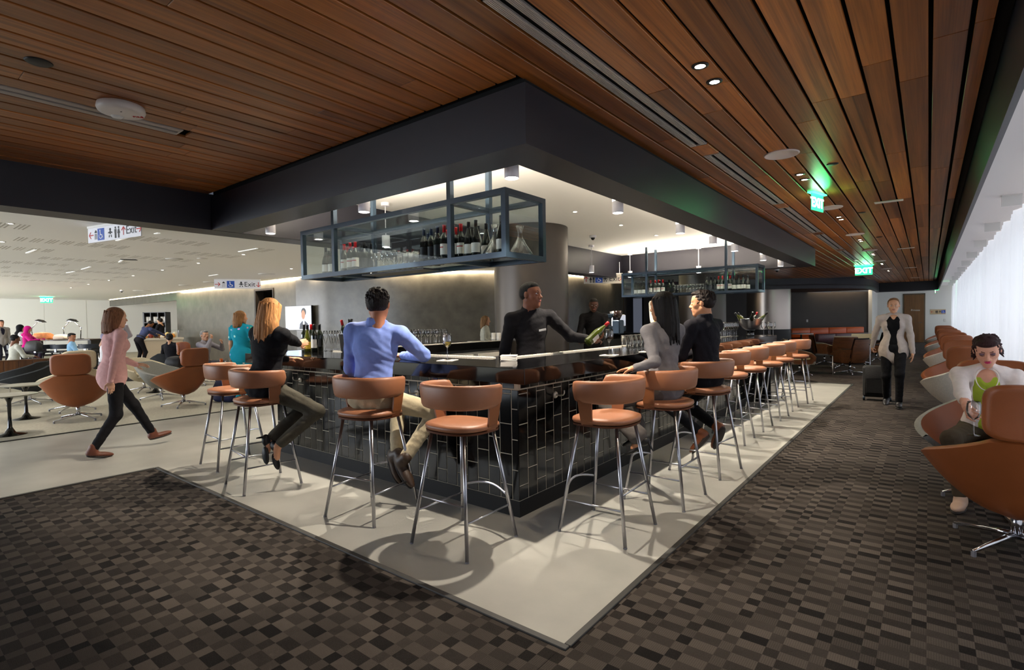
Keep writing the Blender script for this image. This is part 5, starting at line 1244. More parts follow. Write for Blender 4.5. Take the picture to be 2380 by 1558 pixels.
            E(0, -.016, .037, .081, .098, .088); E(0, -.045, .0, .073, .062, .062, k=.03); locks(90, pi*.3, pi*1.7, -.03, .12, .05, .006); E(0, -.115, -.03, .045, .04, .045, k=.015); E(0, .085, -.025, .072, .075, .083, k=.012, op='s'); E(0, -.02, -.12, .12, .12, .055, k=.015, op='s')
        if hair_extra: hair_extra(E, C)
        V, Fq, lab = Hh.build(max(hres, .004)); ho = bpy.data.objects.new('head_scarf' if hair == 'hijab' else 'hair', mesh_np('hair', [(V @ Rb, Fq, lab)], {0: hair_m(hairc) if hair != 'hijab' else cloth(hairc)})); COL.objects.link(ho); ho.parent = o
    return o, dict(W=lambda p: tuple((V3(*p) @ Rb)+org), wr=[tuple((w_ @ Rb)+org) for w_ in wr], head=tuple((Hc @ Rb)+org), N=tuple((N @ Rb)+org), Rb=Rb, Pf=lambda *a: tuple((Pf(*a) @ Rb)+V3(0, 0, 0)), Sh=[tuple((w_ @ Rb)+org) for w_ in Sh])
def loc(x, y, yaw, wp):
    Rb = rotm(yaw); return tuple((V3(*wp)-V3(x, y, 0)) @ Rb.T)
# ---- bartender pouring at the near corner
bx, by, byaw = -2.98, 4.05, radians(-136)
hand_w = atd(1368, 789, 4.80)
def tagbar(S_, d):
    s = d['s']
    for i in range(9): S_.cone(d['N']-d['up']*(.03+.05*i)*s+d['fs']*(.100-.004*abs(i-4)+ (0 if i < 7 else -.008))*s*(.72+.05*min(i, 6)), d['N']-d['up']*(.08+.05*i)*s+d['fs']*(.100-.004*abs(i-3)+(0 if i < 6 else -.008))*s*(.77+.05*min(i, 5)), .006, .006, LI['top'], .004)
o, d = person('bartender in a black buttoned shirt holding out a bottle of white wine', bx, by, byaw, .96, lean=(.02, .16), H=1.80, hands=[loc(bx, by, byaw, hand_w), (.30, .02, .80)], poles=((-.7, -.5, -.9), (.8, -.6, -.1)),
   hdir=(loc(0, 0, byaw, (.55, .75, .12)), (0, .1, -1)), hpalm=(loc(0, 0, byaw, (.3, -.35, .9)), (-1, 0, 0)), curl=(.75, .35), head=(.0+radians(52), radians(3), 0), headoff=(-.02, .16), sh_twist=radians(16), skin='#7a4a34', top='#19171a', bottom='#151416', shoe='#111111', hair='crop', hairc='#0b0806', lip='#8a4a44', collar=True, res=.008, hres=.0035, extra=None, nk=1.08)
# name badge
m4 = Vector(d['N'])+Vector((.0, 0, 0)); Rb_ = d['Rb']
bd = Vector(V3(-.09, .155, -.165) @ Rb_)+Vector(d['N']); bo = MB().bbox((-.037, -.003, -.009), (.037, .003, .009), .001).obj('name_badge', WHITEM, o); bo.location = bd-Vector((bx, by, 0)); bo.rotation_euler = (radians(-12), radians(8), byaw+radians(22))
# goatee
# bottle in his hand
WOLIVE = mat('olive_wine_bottle', '#3a4410', .06, spec=.9)
hb = bottle('burg', WOLIVE, LABW, CAPR, True); bdir = (atd(1413, 751, 4.84)-atd(1364, 799, 4.70)).normalized()
hb.location = atd(1366, 797, 4.70); hb.rotation_mode = 'QUATERNION'; hb.rotation_quaternion = bdir.to_track_quat('Z', 'Y'); tag(hb, 'green wine bottle with white label tilted in the bartender\'s hand', 'bottle')
# ---- man in the blue shirt
mx, my, myaw = -3.21, 2.38, radians(30)
elb = ony(985, 826, 2.80); hnd = ony(938, 834, 3.00)
STRIPE = mat('blue_striped_shirt', '#8297dd', .8, bump=.35, bscale=14, var=.05, vscale=40, spec=.2)
person('man in a blue shirt and beige trousers seated at bar with his back turned', mx, my, myaw, .865, lean=(.08, .08), H=1.76, hands=[(-.20, .26, .86), loc(mx, my, myaw, (hnd.x, hnd.y, 1.10))], elbows=(None, loc(mx, my, myaw, tuple(elb))), poles=((-.35, -.9, -.4), (1, .35, -.75)),
   hdir=((.3, .8, -.2), (-1, .25, 0)), hpalm=((0, 0, -1), (0, 0, -1)), curl=(.3, .3), feet=[(.12, .16, .38), (.20, .10, .36)], knees=((.1, 1, .35), (1.0, .8, .3)), toes=((.35, -.20, -.85), (.55, -.25, -.75)), head=(radians(8), radians(-3), radians(-3)), headoff=(.05, .05), skin='#b8785a', topmat=STRIPE, bottom='#b7a98c', shoe='#3a281a', hair='curly', hairc='#1d1512', collar=True, belt='#4a2414', bulk=1.02, res=.008, hres=.004, shoe_kind='boot')
# ---- woman in black with long blonde hair
kx, ky, kyaw = -4.52, 2.24, radians(14)
hw_ = ony(716, 826, 2.95)
def heelstraps(S_, d): pass
person('woman with long blonde hair in a black jacket seated at bar', kx, ky, kyaw, .865, lean=(.05, .10), H=1.72, fem=True, hands=[(-.15, .38, 1.06), loc(kx, ky, kyaw, (hw_.x, hw_.y, 1.13))], poles=((-1, -.3, -.5), (1, -.1, -.7)), hdir=((.6, 1, .1), (.2, 1, .15)), hpalm=((0, 0, -1), (-1, 0, -.2)), curl=(.3, .7),
   feet=[(.10, -.06, .40), (.20, -.06, .36)], knees=((.8, 1, .2), (1.1, .8, .15)), toes=((.15, .05, -.9), (.3, .05, -.9)), head=(radians(15), radians(-4), radians(3)), headoff=(.02, .06), skin='#d29a78', top='#121216', bottom='#4a463c', shoe='#0f0d0d', hair='blonde_long', hairc='#b07a48', jacket=.06, res=.008, hres=.0045, bulk=1.12, shoe_kind='heel')
# ---- woman in the grey jacket
gx, gy, gyaw = -1.60, 3.92, radians(66)
kh = onx(1446, 864, -1.98)
person('woman with long black hair in a grey jacket seated at bar', gx, gy, gyaw, .865, lean=(0, .03), H=1.66, fem=True, hands=[loc(gx, gy, gyaw, atd(1478, 856, 3.82)), (.14, .36, 1.0)], elbows=(loc(gx, gy, gyaw, atd(1522, 842, 3.92)), None), poles=((-.45, -.9, -.3), (.5, -.8, -.4)), hdir=(loc(0, 0, gyaw, (-1, -.1, -.12)), (0, 1, -.2)), hpalm=((0, -.1, -1), (0, 0, -1)), curl=(.22, .3),
   feet=[loc(gx, gy, gyaw, atd(1490, 1020, 3.92)), loc(gx, gy, gyaw, atd(1480, 1000, 4.15))], knees=((-.41, .91, .35), (-.3, .95, .35)), toes=((-.4, .75, -.45), (-.3, .8, -.5)), head=(radians(14), radians(-2), 0), headoff=(0, .05), skin='#b9825e', top='#6d6a6c', bottom='#5a5450', shoe='#0d0c0d', hair='long', hairc='#0d0908', jacket=.05, inner=None, flare=.028, shoe_kind='heel', lip='#a04a48', res=.008, hres=.004, collar=False)
# ---- man in the black shirt
nx_, ny_, nyaw = -1.58, 4.86, radians(74)
person('man in a black shirt with brown suede shoes seated at bar', nx_, ny_, nyaw, .865, lean=(-.02, .06), H=1.76, hands=[(-.10, .36, .98), (.12, .40, 1.0)], poles=((-.5, -.8, -.5), (.6, -.8, -.4)), hdir=((.3, 1, -.1), (-.3, 1, -.1)), hpalm=((0, 0, -1), (0, 0, -1)), curl=(.35, .35),
   feet=[(-.07, .03, .34), (.05, -.06, .40)], knees=((-.25, 1, .3), (.2, 1, .3)), toes=((-.1, .65, -.75), (.1, .45, -.85)), head=(radians(24), radians(-2), 0), headoff=(0, .07), skin='#c98e68', top='#1b191f', bottom='#141419', shoe='#7a4326', hair='short', hairc='#1f130c', collar=True, res=.008, hres=.004, shoe_kind='boot', lip='#a8665c')
# ---- woman in the lime top, at right
lx, ly, lyaw = .34, 5.30, radians(178)
LIME = '#a9bd3c'
def skinv(S_, d): pass
gh = atd(2256, 985, 3.42)
o, d = person('woman with short dark red hair in a lime top and white cardigan', lx, ly, lyaw, .52, lean=(0, .30), H=1.68, fem=True, hands=[(-.22, .55, .60), loc(lx, ly, lyaw, gh)], poles=((-.5, -.6, -.8), (.55, -.6, -.8)), hdir=((.3, 1, -.1), (-.25, 1, -.15)), hpalm=((0, 0, -1), (-.8, .2, -.3)), curl=(.4, .65),
   feet=[(-.12, .42, .085), (.14, .40, .085)], knees=((-.3, 1, .6), (.35, 1, .6)), head=(0, radians(-24), radians(3)), headoff=(0, .22), skin='#d49a80', top='#e8ddd8', bottom='#4a4032', shoe='#c9a890', hair='pixie', hairc='#2a0b0d', sleeve='3q', eyes='closed', lip='#b8285a', lid='#6b4a52', inner=(LIME, .088, .17), res=.0065, hres=.003, bulk=1.0)
# necklace
Nn = Vector(d['N']); Rb_ = d['Rb']
def LW(v): return tuple(Vector(V3(*v) @ Rb_)+Nn-Vector((lx, ly, 0)))
pts = [LW((.062*sin(a), .045+.075*(cos(a)+1)/2+.0, .01-.15*((cos(a)+1)/2)**1.3)) for a in [(-1+2*i/24)*2.6 for i in range(25)]]
nl = MB().tube(pts, .0035, 7).obj('necklace', mat('pearl_white', '#e8e0d4', .3), o, smooth=True)
pc = Vector(pts[12])+Vector((0, -.004, -.018)); MB().tube([tuple(pc+Vector((.017*cos(a), 0, .017*sin(a)))) for a in [2*pi*i/20 for i in range(20)]], .0035, 6, closed=True).obj('pendant_ring', SATIN, nl, smooth=True); MB().lathe([(0, -.007), (.006, -.004), (.0075, 0), (.006, .004), (0, .007)], 12, c=tuple(pc)).obj('pendant_pearl', mat('pearl_white', '#e8e0d4', .3), nl, smooth=True)
gg = put_glass(wg_me, *atd(2263, 1012, 3.38), 'stemmed glass of pale wine in front of the woman in lime top', 'wine glasses in use')
# ---- walking woman with a suitcase
wx, wy, wyaw = -.42, 9.95, radians(182)
o, d = person('walking woman in a pale grey open cardigan and black trousers', wx, wy, wyaw, .90, lean=(0, .03), H=1.70, fem=True, hands=[(-.24, .06, .78), (.30, -.30, .80)], poles=((-.7, -.6, 0), (.7, -.5, 0)), hdir=((0, .3, -1), (0, -.4, -1)), hpalm=((1, 0, 0), (-1, 0, 0)), curl=(.3, .9), feet=[(-.07, .24, .085), (.09, -.14, .10)], knees=((0, 1, .1), (0, 1, .1)), toes=((0, 1, .05), (.05, 1, -.25)),
   head=(0, radians(-6), 0), headoff=(0, .05), skin='#c99878', top='#b9afa8', bottom='#101014', shoe='#141214', hair='bun', hairc='#7a5a3c', inner=('#0c0c0f', .085, .15), jacket=.20, shoe_kind='shoe', res=.011, hres=.006, bulk=1.1)
sc_ = empty('suitcase', (-.66, 10.42, .004)); sc_.rotation_euler = (radians(0), 0, .1)
MB().bbox((-.19, -.12, .06), (.19, .12, .56), .03).obj('body', mat('black_nylon2', '#0d0d10', .7, bump=.3, bscale=80), sc_, auto=40)
for q in (-1, 1):
    MB().cyl((q*.16, -.10, .035), (q*.19, -.10, .035), .035, seg=14).obj('wheel', BLKM, sc_, smooth=True); MB().cyl((q*.09, .10, .5), (q*.09, .12, .90), .008, seg=7).obj('handle_tube', SATIN, sc_)
MB().cyl((-.1, .12, .90), (.1, .12, .90), .012, seg=8).obj('pull_handle', BLKM, sc_); MB().bbox((-.15, -.135, .12), (.15, -.12, .36), .01).obj('front_pocket', mat('black_nylon2', '#0d0d10', .7), sc_); tag(sc_, 'black wheeled suitcase pulled by the walking woman', 'suitcase')
# ---- striding figure at left
sx_, sy_, syaw = -6.97, 1.78, radians(4)
person('striding person in a pale pink top with brown ankle boots', sx_, sy_, syaw, .88, lean=(0, .10), H=1.64, fem=True, hands=[(-.20, .30, .95), (.22, -.10, .78)], poles=((-.6, -.8, -.2), (.6, -.8, 0)), hdir=((0, 1, -.1), (0, .1, -1)), hpalm=((.5, 0, -1), (-1, 0, 0)), feet=[(-.09, .42, .12), (.08, -.22, .10)], knees=((0, 1, .1), (0, 1, .1)), toes=((0, 1, .15), (0, 1, -.2)), head=(0, radians(-4), 0), headoff=(0, .06), skin='#d5a58a', top='#d9a9a6', bottom='#131216', shoe='#6a3a28', hair='bob', hairc='#7a5238', jacket=.12, shoe_kind='boot', res=.010, hres=.006, bulk=1.05)
# ---- woman in teal print
TEAL = mat('teal_print_cloth', '#1796ac', .85, bump=.25, bscale=18, spec=.2)
nt = TEAL.node_tree; b_ = nt.nodes['Principled BSDF']; tc = nt.nodes.new('ShaderNodeTexCoord'); vo = nt.nodes.new('ShaderNodeTexVoronoi'); vo.inputs['Scale'].default_value = 9; nt.links.new(tc.outputs['Object'], vo.inputs[0])
rp = nt.nodes.new('ShaderNodeValToRGB'); rp.color_ramp.elements[0].position = .16; rp.color_ramp.elements[0].color = (1, 1, 1, 1); rp.color_ramp.elements[1].position = .20; rp.color_ramp.elements[1].color = (0, 0, 0, 1); nt.links.new(vo.outputs['Distance'], rp.inputs[0])
mx_ = nt.nodes.new('ShaderNodeMix'); mx_.data_type = 'RGBA'; mx_.inputs[6].default_value = (*srgb('#1796ac'), 1); nt.links.new(rp.outputs[0], mx_.inputs[0])
hsv = nt.nodes.new('ShaderNodeHueSaturation'); hsv.inputs['Saturation'].default_value = .7; nt.links.new(vo.outputs['Color'], hsv.inputs['Color']); nt.links.new(hsv.outputs[0], mx_.inputs[7]); nt.links.new(mx_.outputs[2], b_.inputs['Base Color'])
person('woman standing in teal printed top and trousers with her back turned', -9.25, 4.2, radians(25), .90, H=1.66, fem=True, hands=[(-.27, .06, .76), (.24, .10, .80)], hdir=((0, .2, -1), (0, .3, -1)), hpalm=((1, 0, 0), (-1, 0, 0)), feet=[(-.12, .02, .085), (.11, -.02, .085)], head=(radians(-35), 0, 0), skin='#c28a66', topmat=TEAL, bottom='#1390a4', shoe='#141214', hair='bob', hairc='#8a6038', sleeve='short', jacket=.12, bulk=1.25, res=.010, hres=.006)
# ---- second bartender
p = gp(1380, 9.3); person('second bartender in a black shirt beyond the outstretched wine bottle', p[0], p[1], radians(200), .97, H=1.80, hands=[(-.16, .30, 1.02), (.16, .30, 1.02)], hdir=((.4, 1, 0), (-.4, 1, 0)), hpalm=((0, 0, -1), (0, 0, -1)), head=(radians(15), radians(-10), 0), skin='#4a2a1c', top='#121113', bottom='#101012', hair='crop', hairc='#0a0706', collar=True, res=.014, hres=.007)
# ---- guests in the background
p = gp(1122, 11.6); person('blurred guest in a striped pale top passing behind the left bar arm', p[0], p[1], radians(-60), .80, lean=(0, .15), H=1.62, fem=True, hands=[(-.2, .3, .9), (.2, .3, .9)], skin='#c09070', top='#b8b8aa', bottom='#50504c', hair='bob', hairc='#7a5a38', res=.015, hres=.008, detail=False)
p = gp(470, 12.4); yw = radians(-60)
person('grey haired man in a grey shirt seated with his chin on his hand', p[0], p[1], yw, .50, lean=(0, .10), H=1.74, hands=[(-.16, .36, .98), (.10, .28, 1.06)], poles=((-.8, -.3, -.8), (.8, .2, -.9)), hdir=((.5, .5, .5), (-.4, .1, .9)), hpalm=((1, -.3, 0), (0, -1, 0)), curl=(.8, .9), feet=[(-.14, .50, .085), (.14, .46, .085)], knees=((-.1, 1, .7), (.1, 1, .7)), head=(radians(-20), radians(4), 0), skin='#b08468', top='#77747c', bottom='#3a3a40', hair='short', hairc='#7c7a78', collar=True, res=.012, hres=.006)
p = gp(396, 12.9); person('person in a black top with hair in a bun, seated beside the buffet opening', p[0], p[1], radians(30), .48, lean=(-.12, .04), H=1.66, fem=True, hands=[(-.30, .34, .62), (.22, .34, .62)], feet=[(-.14, .50, .085), (.14, .48, .085)], knees=((-.1, 1, .7), (.1, 1, .7)), head=(radians(35), radians(-6), 0), skin='#c99a7a', top='#111118', bottom='#1a1a20', hair='bun', hairc='#0c0808', collar=True, res=.012, hres=.007, bulk=1.1)
p = gp(322, 18.2); person('man in a blue shirt bending over the buffet counter', p[0], p[1], radians(22), .94, lean=(.15, .75), H=1.76, hands=[(-.12, .80, 1.02), (.22, .85, 1.02)], poles=((-.8, -.3, .3), (.8, -.3, .3)), hdir=((0, 1, -.5), (0, 1, -.5)), head=(0, radians(-40), 0), headoff=(.05, .7), skin='#8a5a3c', top='#3e4668', bottom='#1a171d', hair='crop', hairc='#151010', belt='#141214', res=.014, hres=.008, detail=False)
p = gp(376, 21.8); person('server in a dark suit behind the buffet', p[0], p[1], radians(130), .95, lean=(0, .12), H=1.74, hands=[(-.15, .35, 1.0), (.15, .35, 1.0)], head=(0, radians(-12), 0), headoff=(0, .1), skin='#c0906c', top='#15151a', bottom='#121216', hair='short', hairc='#15100c', inner=('#c8d4e8', .05), res=.015, hres=.008, detail=False)
p = gp(268, 14.2); person('grey haired man in a pale grey shirt standing beside the high table', p[0], p[1], radians(75), .95, lean=(0, .12), H=1.82, hands=[(-.10, .28, 1.38), (.20, .36, 1.05)], poles=((-.5, .1, -1), (.6, -.6, -.2)), hdir=((.2, 0, 1), (0, 1, 0)), head=(0, radians(-8), 0), headoff=(0, .1), skin='#c08a78', top='#aaa4ac', bottom='#4a4650', hair='short', hairc='#8c8884', bulk=1.15, res=.013, hres=.007, detail=False)
p = gp(238, 13.2); person('seated person in a white shirt with a grey cap and shoulder strap', p[0], p[1], radians(-20), .48, lean=(.1, .12), H=1.70, hands=[(-.2, .36, .62), (.34, .34, .78)], feet=[(-.14, .50, .085), (.14, .46, .085)], knees=((-.1, 1, .7), (.1, 1, .7)), head=(0, radians(-14), 0), skin='#c09078', top='#dad6d8', bottom='#6a6a70', hair='short', hairc='#8a86a0', res=.013, hres=.008, detail=False)
p = gp(163, 14.8); person('man in a light blue shirt seated beyond the half wall', p[0], p[1], radians(-10), .46, lean=(0, .05), H=1.74, hands=[(-.2, .36, .62), (.2, .36, .62)], feet=[(-.14, .50, .085), (.14, .46, .085)], knees=((-.1, 1, .7), (.1, 1, .7)), head=(radians(-50), radians(-8), 0), skin='#b07858', top='#8ab4d4', bottom='#3a3a44', hair='short', hairc='#15110e', res=.013, hres=.007, detail=False)
p = gp(26, 14.2); person('person with curly black hair in a pale hoodie seated beyond the half wall', p[0], p[1], radians(10), .46, lean=(.08, .12), H=1.70, hands=[(-.2, .36, .62), (.2, .36, .62)], feet=[(-.14, .50, .085), (.14, .46, .085)], knees=((-.1, 1, .7), (.1, 1, .7)), head=(0, radians(-8), 0), skin='#7a4c34', top='#b9b8ac', bottom='#3a3a44', hair='curly', hairc='#0c0a09', res=.013, hres=.007, detail=False, bulk=1.1)
p = gp(58, 16.4); person('woman in a magenta head scarf seated at the high table', p[0], p[1], radians(-25), .74, lean=(0, .10), H=1.62, fem=True, hands=[(-.2, .4, 1.03), (.2, .4, 1.03)], feet=[(-.1, .30, .30), (.1, .30, .30)], knees=((-.1, 1, .5), (.1, 1, .5)), head=(radians(-20), radians(-10), 0), headoff=(0, .1), skin='#a8785c', top='#a80f6a', bottom='#2a2030', hair='hijab', hairc='#a80f6a', res=.013, hres=.008, detail=False)
p = gp(44, 16.9); person('woman in a black head scarf seated behind the magenta scarf', p[0], p[1], radians(-10), .78, lean=(0, .06), H=1.64, fem=True, hands=[(-.2, .4, 1.03), (.2, .4, 1.03)], feet=[(-.1, .30, .30), (.1, .30, .30)], knees=((-.1, 1, .5), (.1, 1, .5)), head=(radians(-10), radians(-6), 0), skin='#a8785c', top='#c8c4c4', bottom='#2a2030', hair='hijab', hairc='#0e0e12', res=.013, hres=.008, detail=False)
p = gp(2, 18.3); person('person in a grey jacket standing at the left edge of the photo', p[0], p[1], radians(-70), .93, H=1.70, skin='#b07c60', top='#8a8682', bottom='#20202a', hair='short', hairc='#15110f', inner=('#1a1a2a', .07), jacket=.1, res=.014, hres=.008, detail=False)
# ================================================================== THINGS ON THE BAR
ZW = 1.0725
def onbar(px, py): p = onz(px, py, ZW); return p.x, p.y
def wine_in(o, h0, h1, r0, r1, m_):
    MB().lathe([(.0, h0), (r0, h0+.004), (r1, h1), (.0, h1+.0005)], 18).obj('wine', m_, o, smooth=True)
x, y = onbar(1040, 838); g = put_glass(wg_me, x, y, ZW+.003, 'glass of white wine on the bar in front of the blue shirted man', 'wine glasses in use'); wine_in(g, .106, .150, .012, .037, WINEY)
NAP = mat('paper_napkin', '#efe8df', .8)
tag(MB().bbox((-.07, -.07, 0), (.07, .07, .003), .001).obj('napkin', NAP, loc=(x, y, ZW), rz=.4), 'square white napkin under the glass of white wine', 'napkin')
x, y = onbar(1416, 826); put_glass(wg_me, x, y, ZW+.003, 'empty stemmed wine glass on the bar below the tilted bottle', 'wine glasses in use', s=1.05); tag(MB().bbox((-.07, -.07, 0), (.07, .07, .003), .001).obj('napkin', NAP, loc=(x, y, ZW), rz=.2), 'square white napkin under the empty wine glass', 'napkin')
x, y = onbar(1506, 818); o = MB().lathe([(.0, .002), (.036, .002), (.040, .004), (.042, .10), (.039, .10), (.037, .012), (.0, .01)], 20, cap0=False, cap1=False).obj('water_glass', GLASS, smooth=True, loc=(x, y, ZW+.003)); tag(o, 'short glass with ice on the bar beside the woman in grey', 'glass')
for k in range(3): MB().bbox((-.012, -.012, 0), (.012, .012, .024), .002).obj('ice_cube', glass_mat('ice', (.95, .97, 1), boost=1.2), o, loc=((-.012, .014, .002)[k], (-.01, -.004, .014)[k], .012+.02*k), rz=k)
tag(MB().bbox((-.07, -.07, 0), (.07, .07, .003), .001).obj('napkin', NAP, loc=(x, y, ZW), rz=.1), 'square white napkin under the short glass', 'napkin')
x, y = onbar(1183, 838); nh = empty('napkin_stack', (x, y, ZW), .62)
for k in range(6): MB().bbox((-.065, -.065, .007*k+.0005), (.065, .065, .007*(k+1)), .0015).obj('napkin_layer', NAP, nh, rz=random.uniform(-.05, .05))
tag(nh, 'stack of paper napkins at the near corner of the bar', 'napkins')
# bottles beside the woman in black
for i, (px, py, k, l) in enumerate(((716, 818, 'ygrn', 'olive wine bottle with yellow label nearest the woman in black'), (732, 819, 'wblk', 'dark wine bottle with white label in the group by the woman in black'), (744, 816, 'kblk', 'dark wine bottle with black label, right end of the group by the woman in black'), (724, 812, 'wred', 'wine bottle with red capsule in the group by the woman in black'), (708, 812, 'kblk', 'dark wine bottle half hidden behind the woman in black'))):
    x, y = onbar(px, py); put_bottle(k, x+.0, y+.0, ZW, l, 'bottles on the bar by the woman in black')
for i in range(6):
    for j in range(2):
        x, y = onbar(756+9.5*i, 816); put_glass(fl_me, x+.03*j, y+.09*j, ZW, 'tall clear flute in the cluster between woman in black and blue shirted man', 'flutes on the bar', 'champagne_flute')
for i in range(9):
    for j in range(2):
        x, y = onbar(938+10.2*i, 803-.4*i); put_glass(wg_me, x-.08*j, y+.02*j, ZW, 'stemmed wine glass in the rows on the left bar arm', 'wine glasses on the left bar arm')
bk = empty('champagne_bucket', (*onbar(812, 818), ZW)); MB().lathe([(.07, 0), (.09, .01), (.11, .20), (.115, .205), (.108, .205), (.085, .015), (0, .012)], 24, cap1=False).obj('bowl', SATIN, bk, smooth=True); tag(bk, 'steel wine bucket behind the left shoulder of the blue shirted man', 'bucket')
for i, (dx, dy, k, tl) in enumerate(((-.03, 0, 'wred', -.35), (.03, .02, 'ygrn', -.15), (.02, -.03, 'kblk', .25))):
    o = bottle(*BT[k]); l = bk.location; o.location = (l.x+dx, l.y+dy, ZW+.06); o.rotation_euler = (0, tl, 0); tag(o, ('red capped bottle leaning in the wine bucket', 'green bottle standing in the wine bucket', 'dark bottle leaning right in the wine bucket')[i], 'bottle')
# right arm: rows of glasses towards the service side
for i in range(16):
    for j in range(2): put_glass(tb_me, -2.74+.09*j, 5.55+.115*i, ZW, 'clear tumbler in the double row on the right bar arm', 'tumblers on the right bar arm', s=1.15)
for i in range(9):
    for j in range(2): put_glass(wg_me, -2.62+.095*j, 7.55+.10*i, ZW, 'stemmed wine glass in the double row on the right bar arm', 'wine glasses on the right bar arm')
for i in range(8):
    for j in range(2): put_glass(wg_me, -2.66+.095*j, 8.7+.10*i, ZW, 'stemmed wine glass beside the steel wine bowl', 'wine glasses by the steel bowl', s=1.1)
for i in range(4): put_glass(wg_me, -2.24+.02*i, 9.86+.06*i, ZW, 'stemmed wine glass at the far end of the right bar arm', 'wine glasses at the bar end', s=1.05)
wb = empty('wine_bowl', (-2.40, 9.62, ZW)); MB().lathe([(.07, 0), (.06, .02), (.06, .09), (.08, .10)], 24).obj('foot', BG, wb, smooth=True); MB().lathe([(.06, .09), (.12, .13), (.17, .20), (.20, .29), (.205, .295), (.195, .295), (.15, .19), (.0, .12)], 32, cap1=False).obj('bowl', SATIN, wb, smooth=True)
tag(wb, 'wide steel wine bowl on a black foot at the far end of bar', 'wine bowl')
for i, (a, k) in enumerate(((.2, 'ygrn'), (1.4, 'wred'), (2.6, 'kblk'), (3.9, 'ygrn'), (5.1, 'wblk'))):
    o = bottle(*BT[k]); l = wb.location; o.location = (l.x+.06*cos(a), l.y+.06*sin(a), ZW+.17); o.rotation_euler = (0, .75, a); tag(o, ('olive bottle leaning right in the steel wine bowl', 'red capped bottle leaning in the steel wine bowl', 'black bottle leaning back in the steel wine bowl', 'olive bottle leaning left in the steel wine bowl', 'white labelled bottle leaning in the steel wine bowl')[i], 'bottle')
# cups, taps, coffee machine
CH_ = mat('white_china', '#ece8e0', .25); cupm = MB().lathe([(.0, 0), (.03, 0), (.036, .01), (.04, .055), (.037, .055), (.03, .01), (0, .008)], 18, cap1=False).mesh('cup', CH_, True)
for k, px in enumerate((1153, 1165)):
    x, y = onbar(px, 792)
    for j in range(4): tag(inst('cup', cupm, None, (x-.05, y, ZW+.024*j)), 'white cup in the %s stack on the left bar arm' % ('left', 'right')[k], 'cup', 'stacked cups on the left bar arm, '+('left', 'right')[k]+' stack')
x, y = onbar(1135, 794); tag(MB().lathe([(.0, 0), (.10, 0), (.13, .012), (.125, .013), (.0, .006)], 28).obj('plate', CH_, smooth=True, loc=(x-.05, y-.25, ZW)), 'white plate beside the stacked cups', 'plate')
tp = empty('beer_tap', (-2.95, 6.95, 0)); MB().box((-.12, -.30, 0), (.12, .30, 1.02)).obj('tower_base', INN, tp); MB().lathe([(.05, 1.02), (.05, 1.30), (.0, 1.302)], 20).obj('tower', CHROME, tp, smooth=True); MB().cyl((0, -.26, 1.26), (0, .26, 1.26), .04, seg=16).obj('tap_rail', CHROME, tp, smooth=True)
HC = [mat('tap_white', '#e8e0cc', .4), mat('tap_yellow', '#d9b850', .4), mat('tap_black', '#15151a', .4)]
for i, yy in enumerate((-.22, -.10, .06, .2)):
    MB().cyl((.05, yy, 1.27), (.11, yy, 1.20), .012, seg=8).cyl((.03, yy, 1.29), (.03, yy, 1.34), .012, seg=8).obj('spout', CHROME, tp, smooth=True)
    h_ = MB().loft([[(.03+sx_*w_, yy+sy_*w_*.6, z) for sx_, sy_ in ((-1, -1), (1, -1), (1, 1), (-1, 1))] for w_, z in ((.018, 1.34), (.026, 1.40), (.032, 1.52), (.036, 1.60), (.022, 1.63))], True, True).obj('tap_handle', HC[min(i, 2)], tp, auto=40)
    if i == 1: MB().box((.0305+.03, yy-.012, 1.42), (.0320+.034, yy+.012, 1.58)).obj('handle_badge', mat('tap_badge', '#c03030', .5), h_)
tag(tp, 'chrome beer tap with tall white and yellow handles behind the bar', 'beer tap')
em = empty('coffee_machine', (-5.62, 10.75, ZW)); em.rotation_euler = (0, 0, radians(-55)); MB().bbox((-.38, -.25, .05), (.38, .25, .16), .01).obj('drip_body', BLKM, em); MB().bbox((-.38, -.05, .16), (.38, .25, .42), .015).obj('body', CHROME, em); MB().bbox((-.38, -.25, .34), (.38, .0, .44), .02).obj('head', BLKM, em)
MB().box((-.14, -.256, .36), (.14, -.252, .41)).obj('display', mat('blue_display', '#1020c0', .3, emit=(.05, .1, 1), es=4), em)
for q in (-.22, 0, .22): MB().cyl((q, -.18, .34), (q, -.18, .28), .035, seg=14).cyl((q, -.18, .29), (q, -.36, .27), .013, seg=8).obj('portafilter', CHROME, em, smooth=True)
for q in (-.3, .3):
    for s_ in (-.2, .2): MB().cyl((q, s_, 0), (q, s_, .05), .02, seg=8).obj('foot', BLKM, em)
tag(em, 'chrome coffee machine with a blue display at the far left bar corner', 'coffee machine')
Mx = Matrix.LocRotScale(em.location, em.rotation_euler, None)
for k in range(7): tag(inst('cup', cupm, None, Mx @ Vector((-.3+.1*k, .12-.1*(k % 2), .442))), 'white cup on top of the coffee machine', 'cup', 'cups on the coffee machine')
gr = empty('coffee_grinder', tuple(Mx @ Vector((.62, .05, -.0)))); MB().bbox((-.09, -.11, 0), (.09, .11, .30), .02).obj('body', BLKM, gr); MB().lathe([(.04, .30), (.085, .40), (.09, .50), (0, .502)], 18).obj('hopper', mat('smoked_hopper', '#2a1c18', .15), gr, smooth=True); tag(gr, 'black coffee grinder right of the coffee machine', 'coffee grinder')
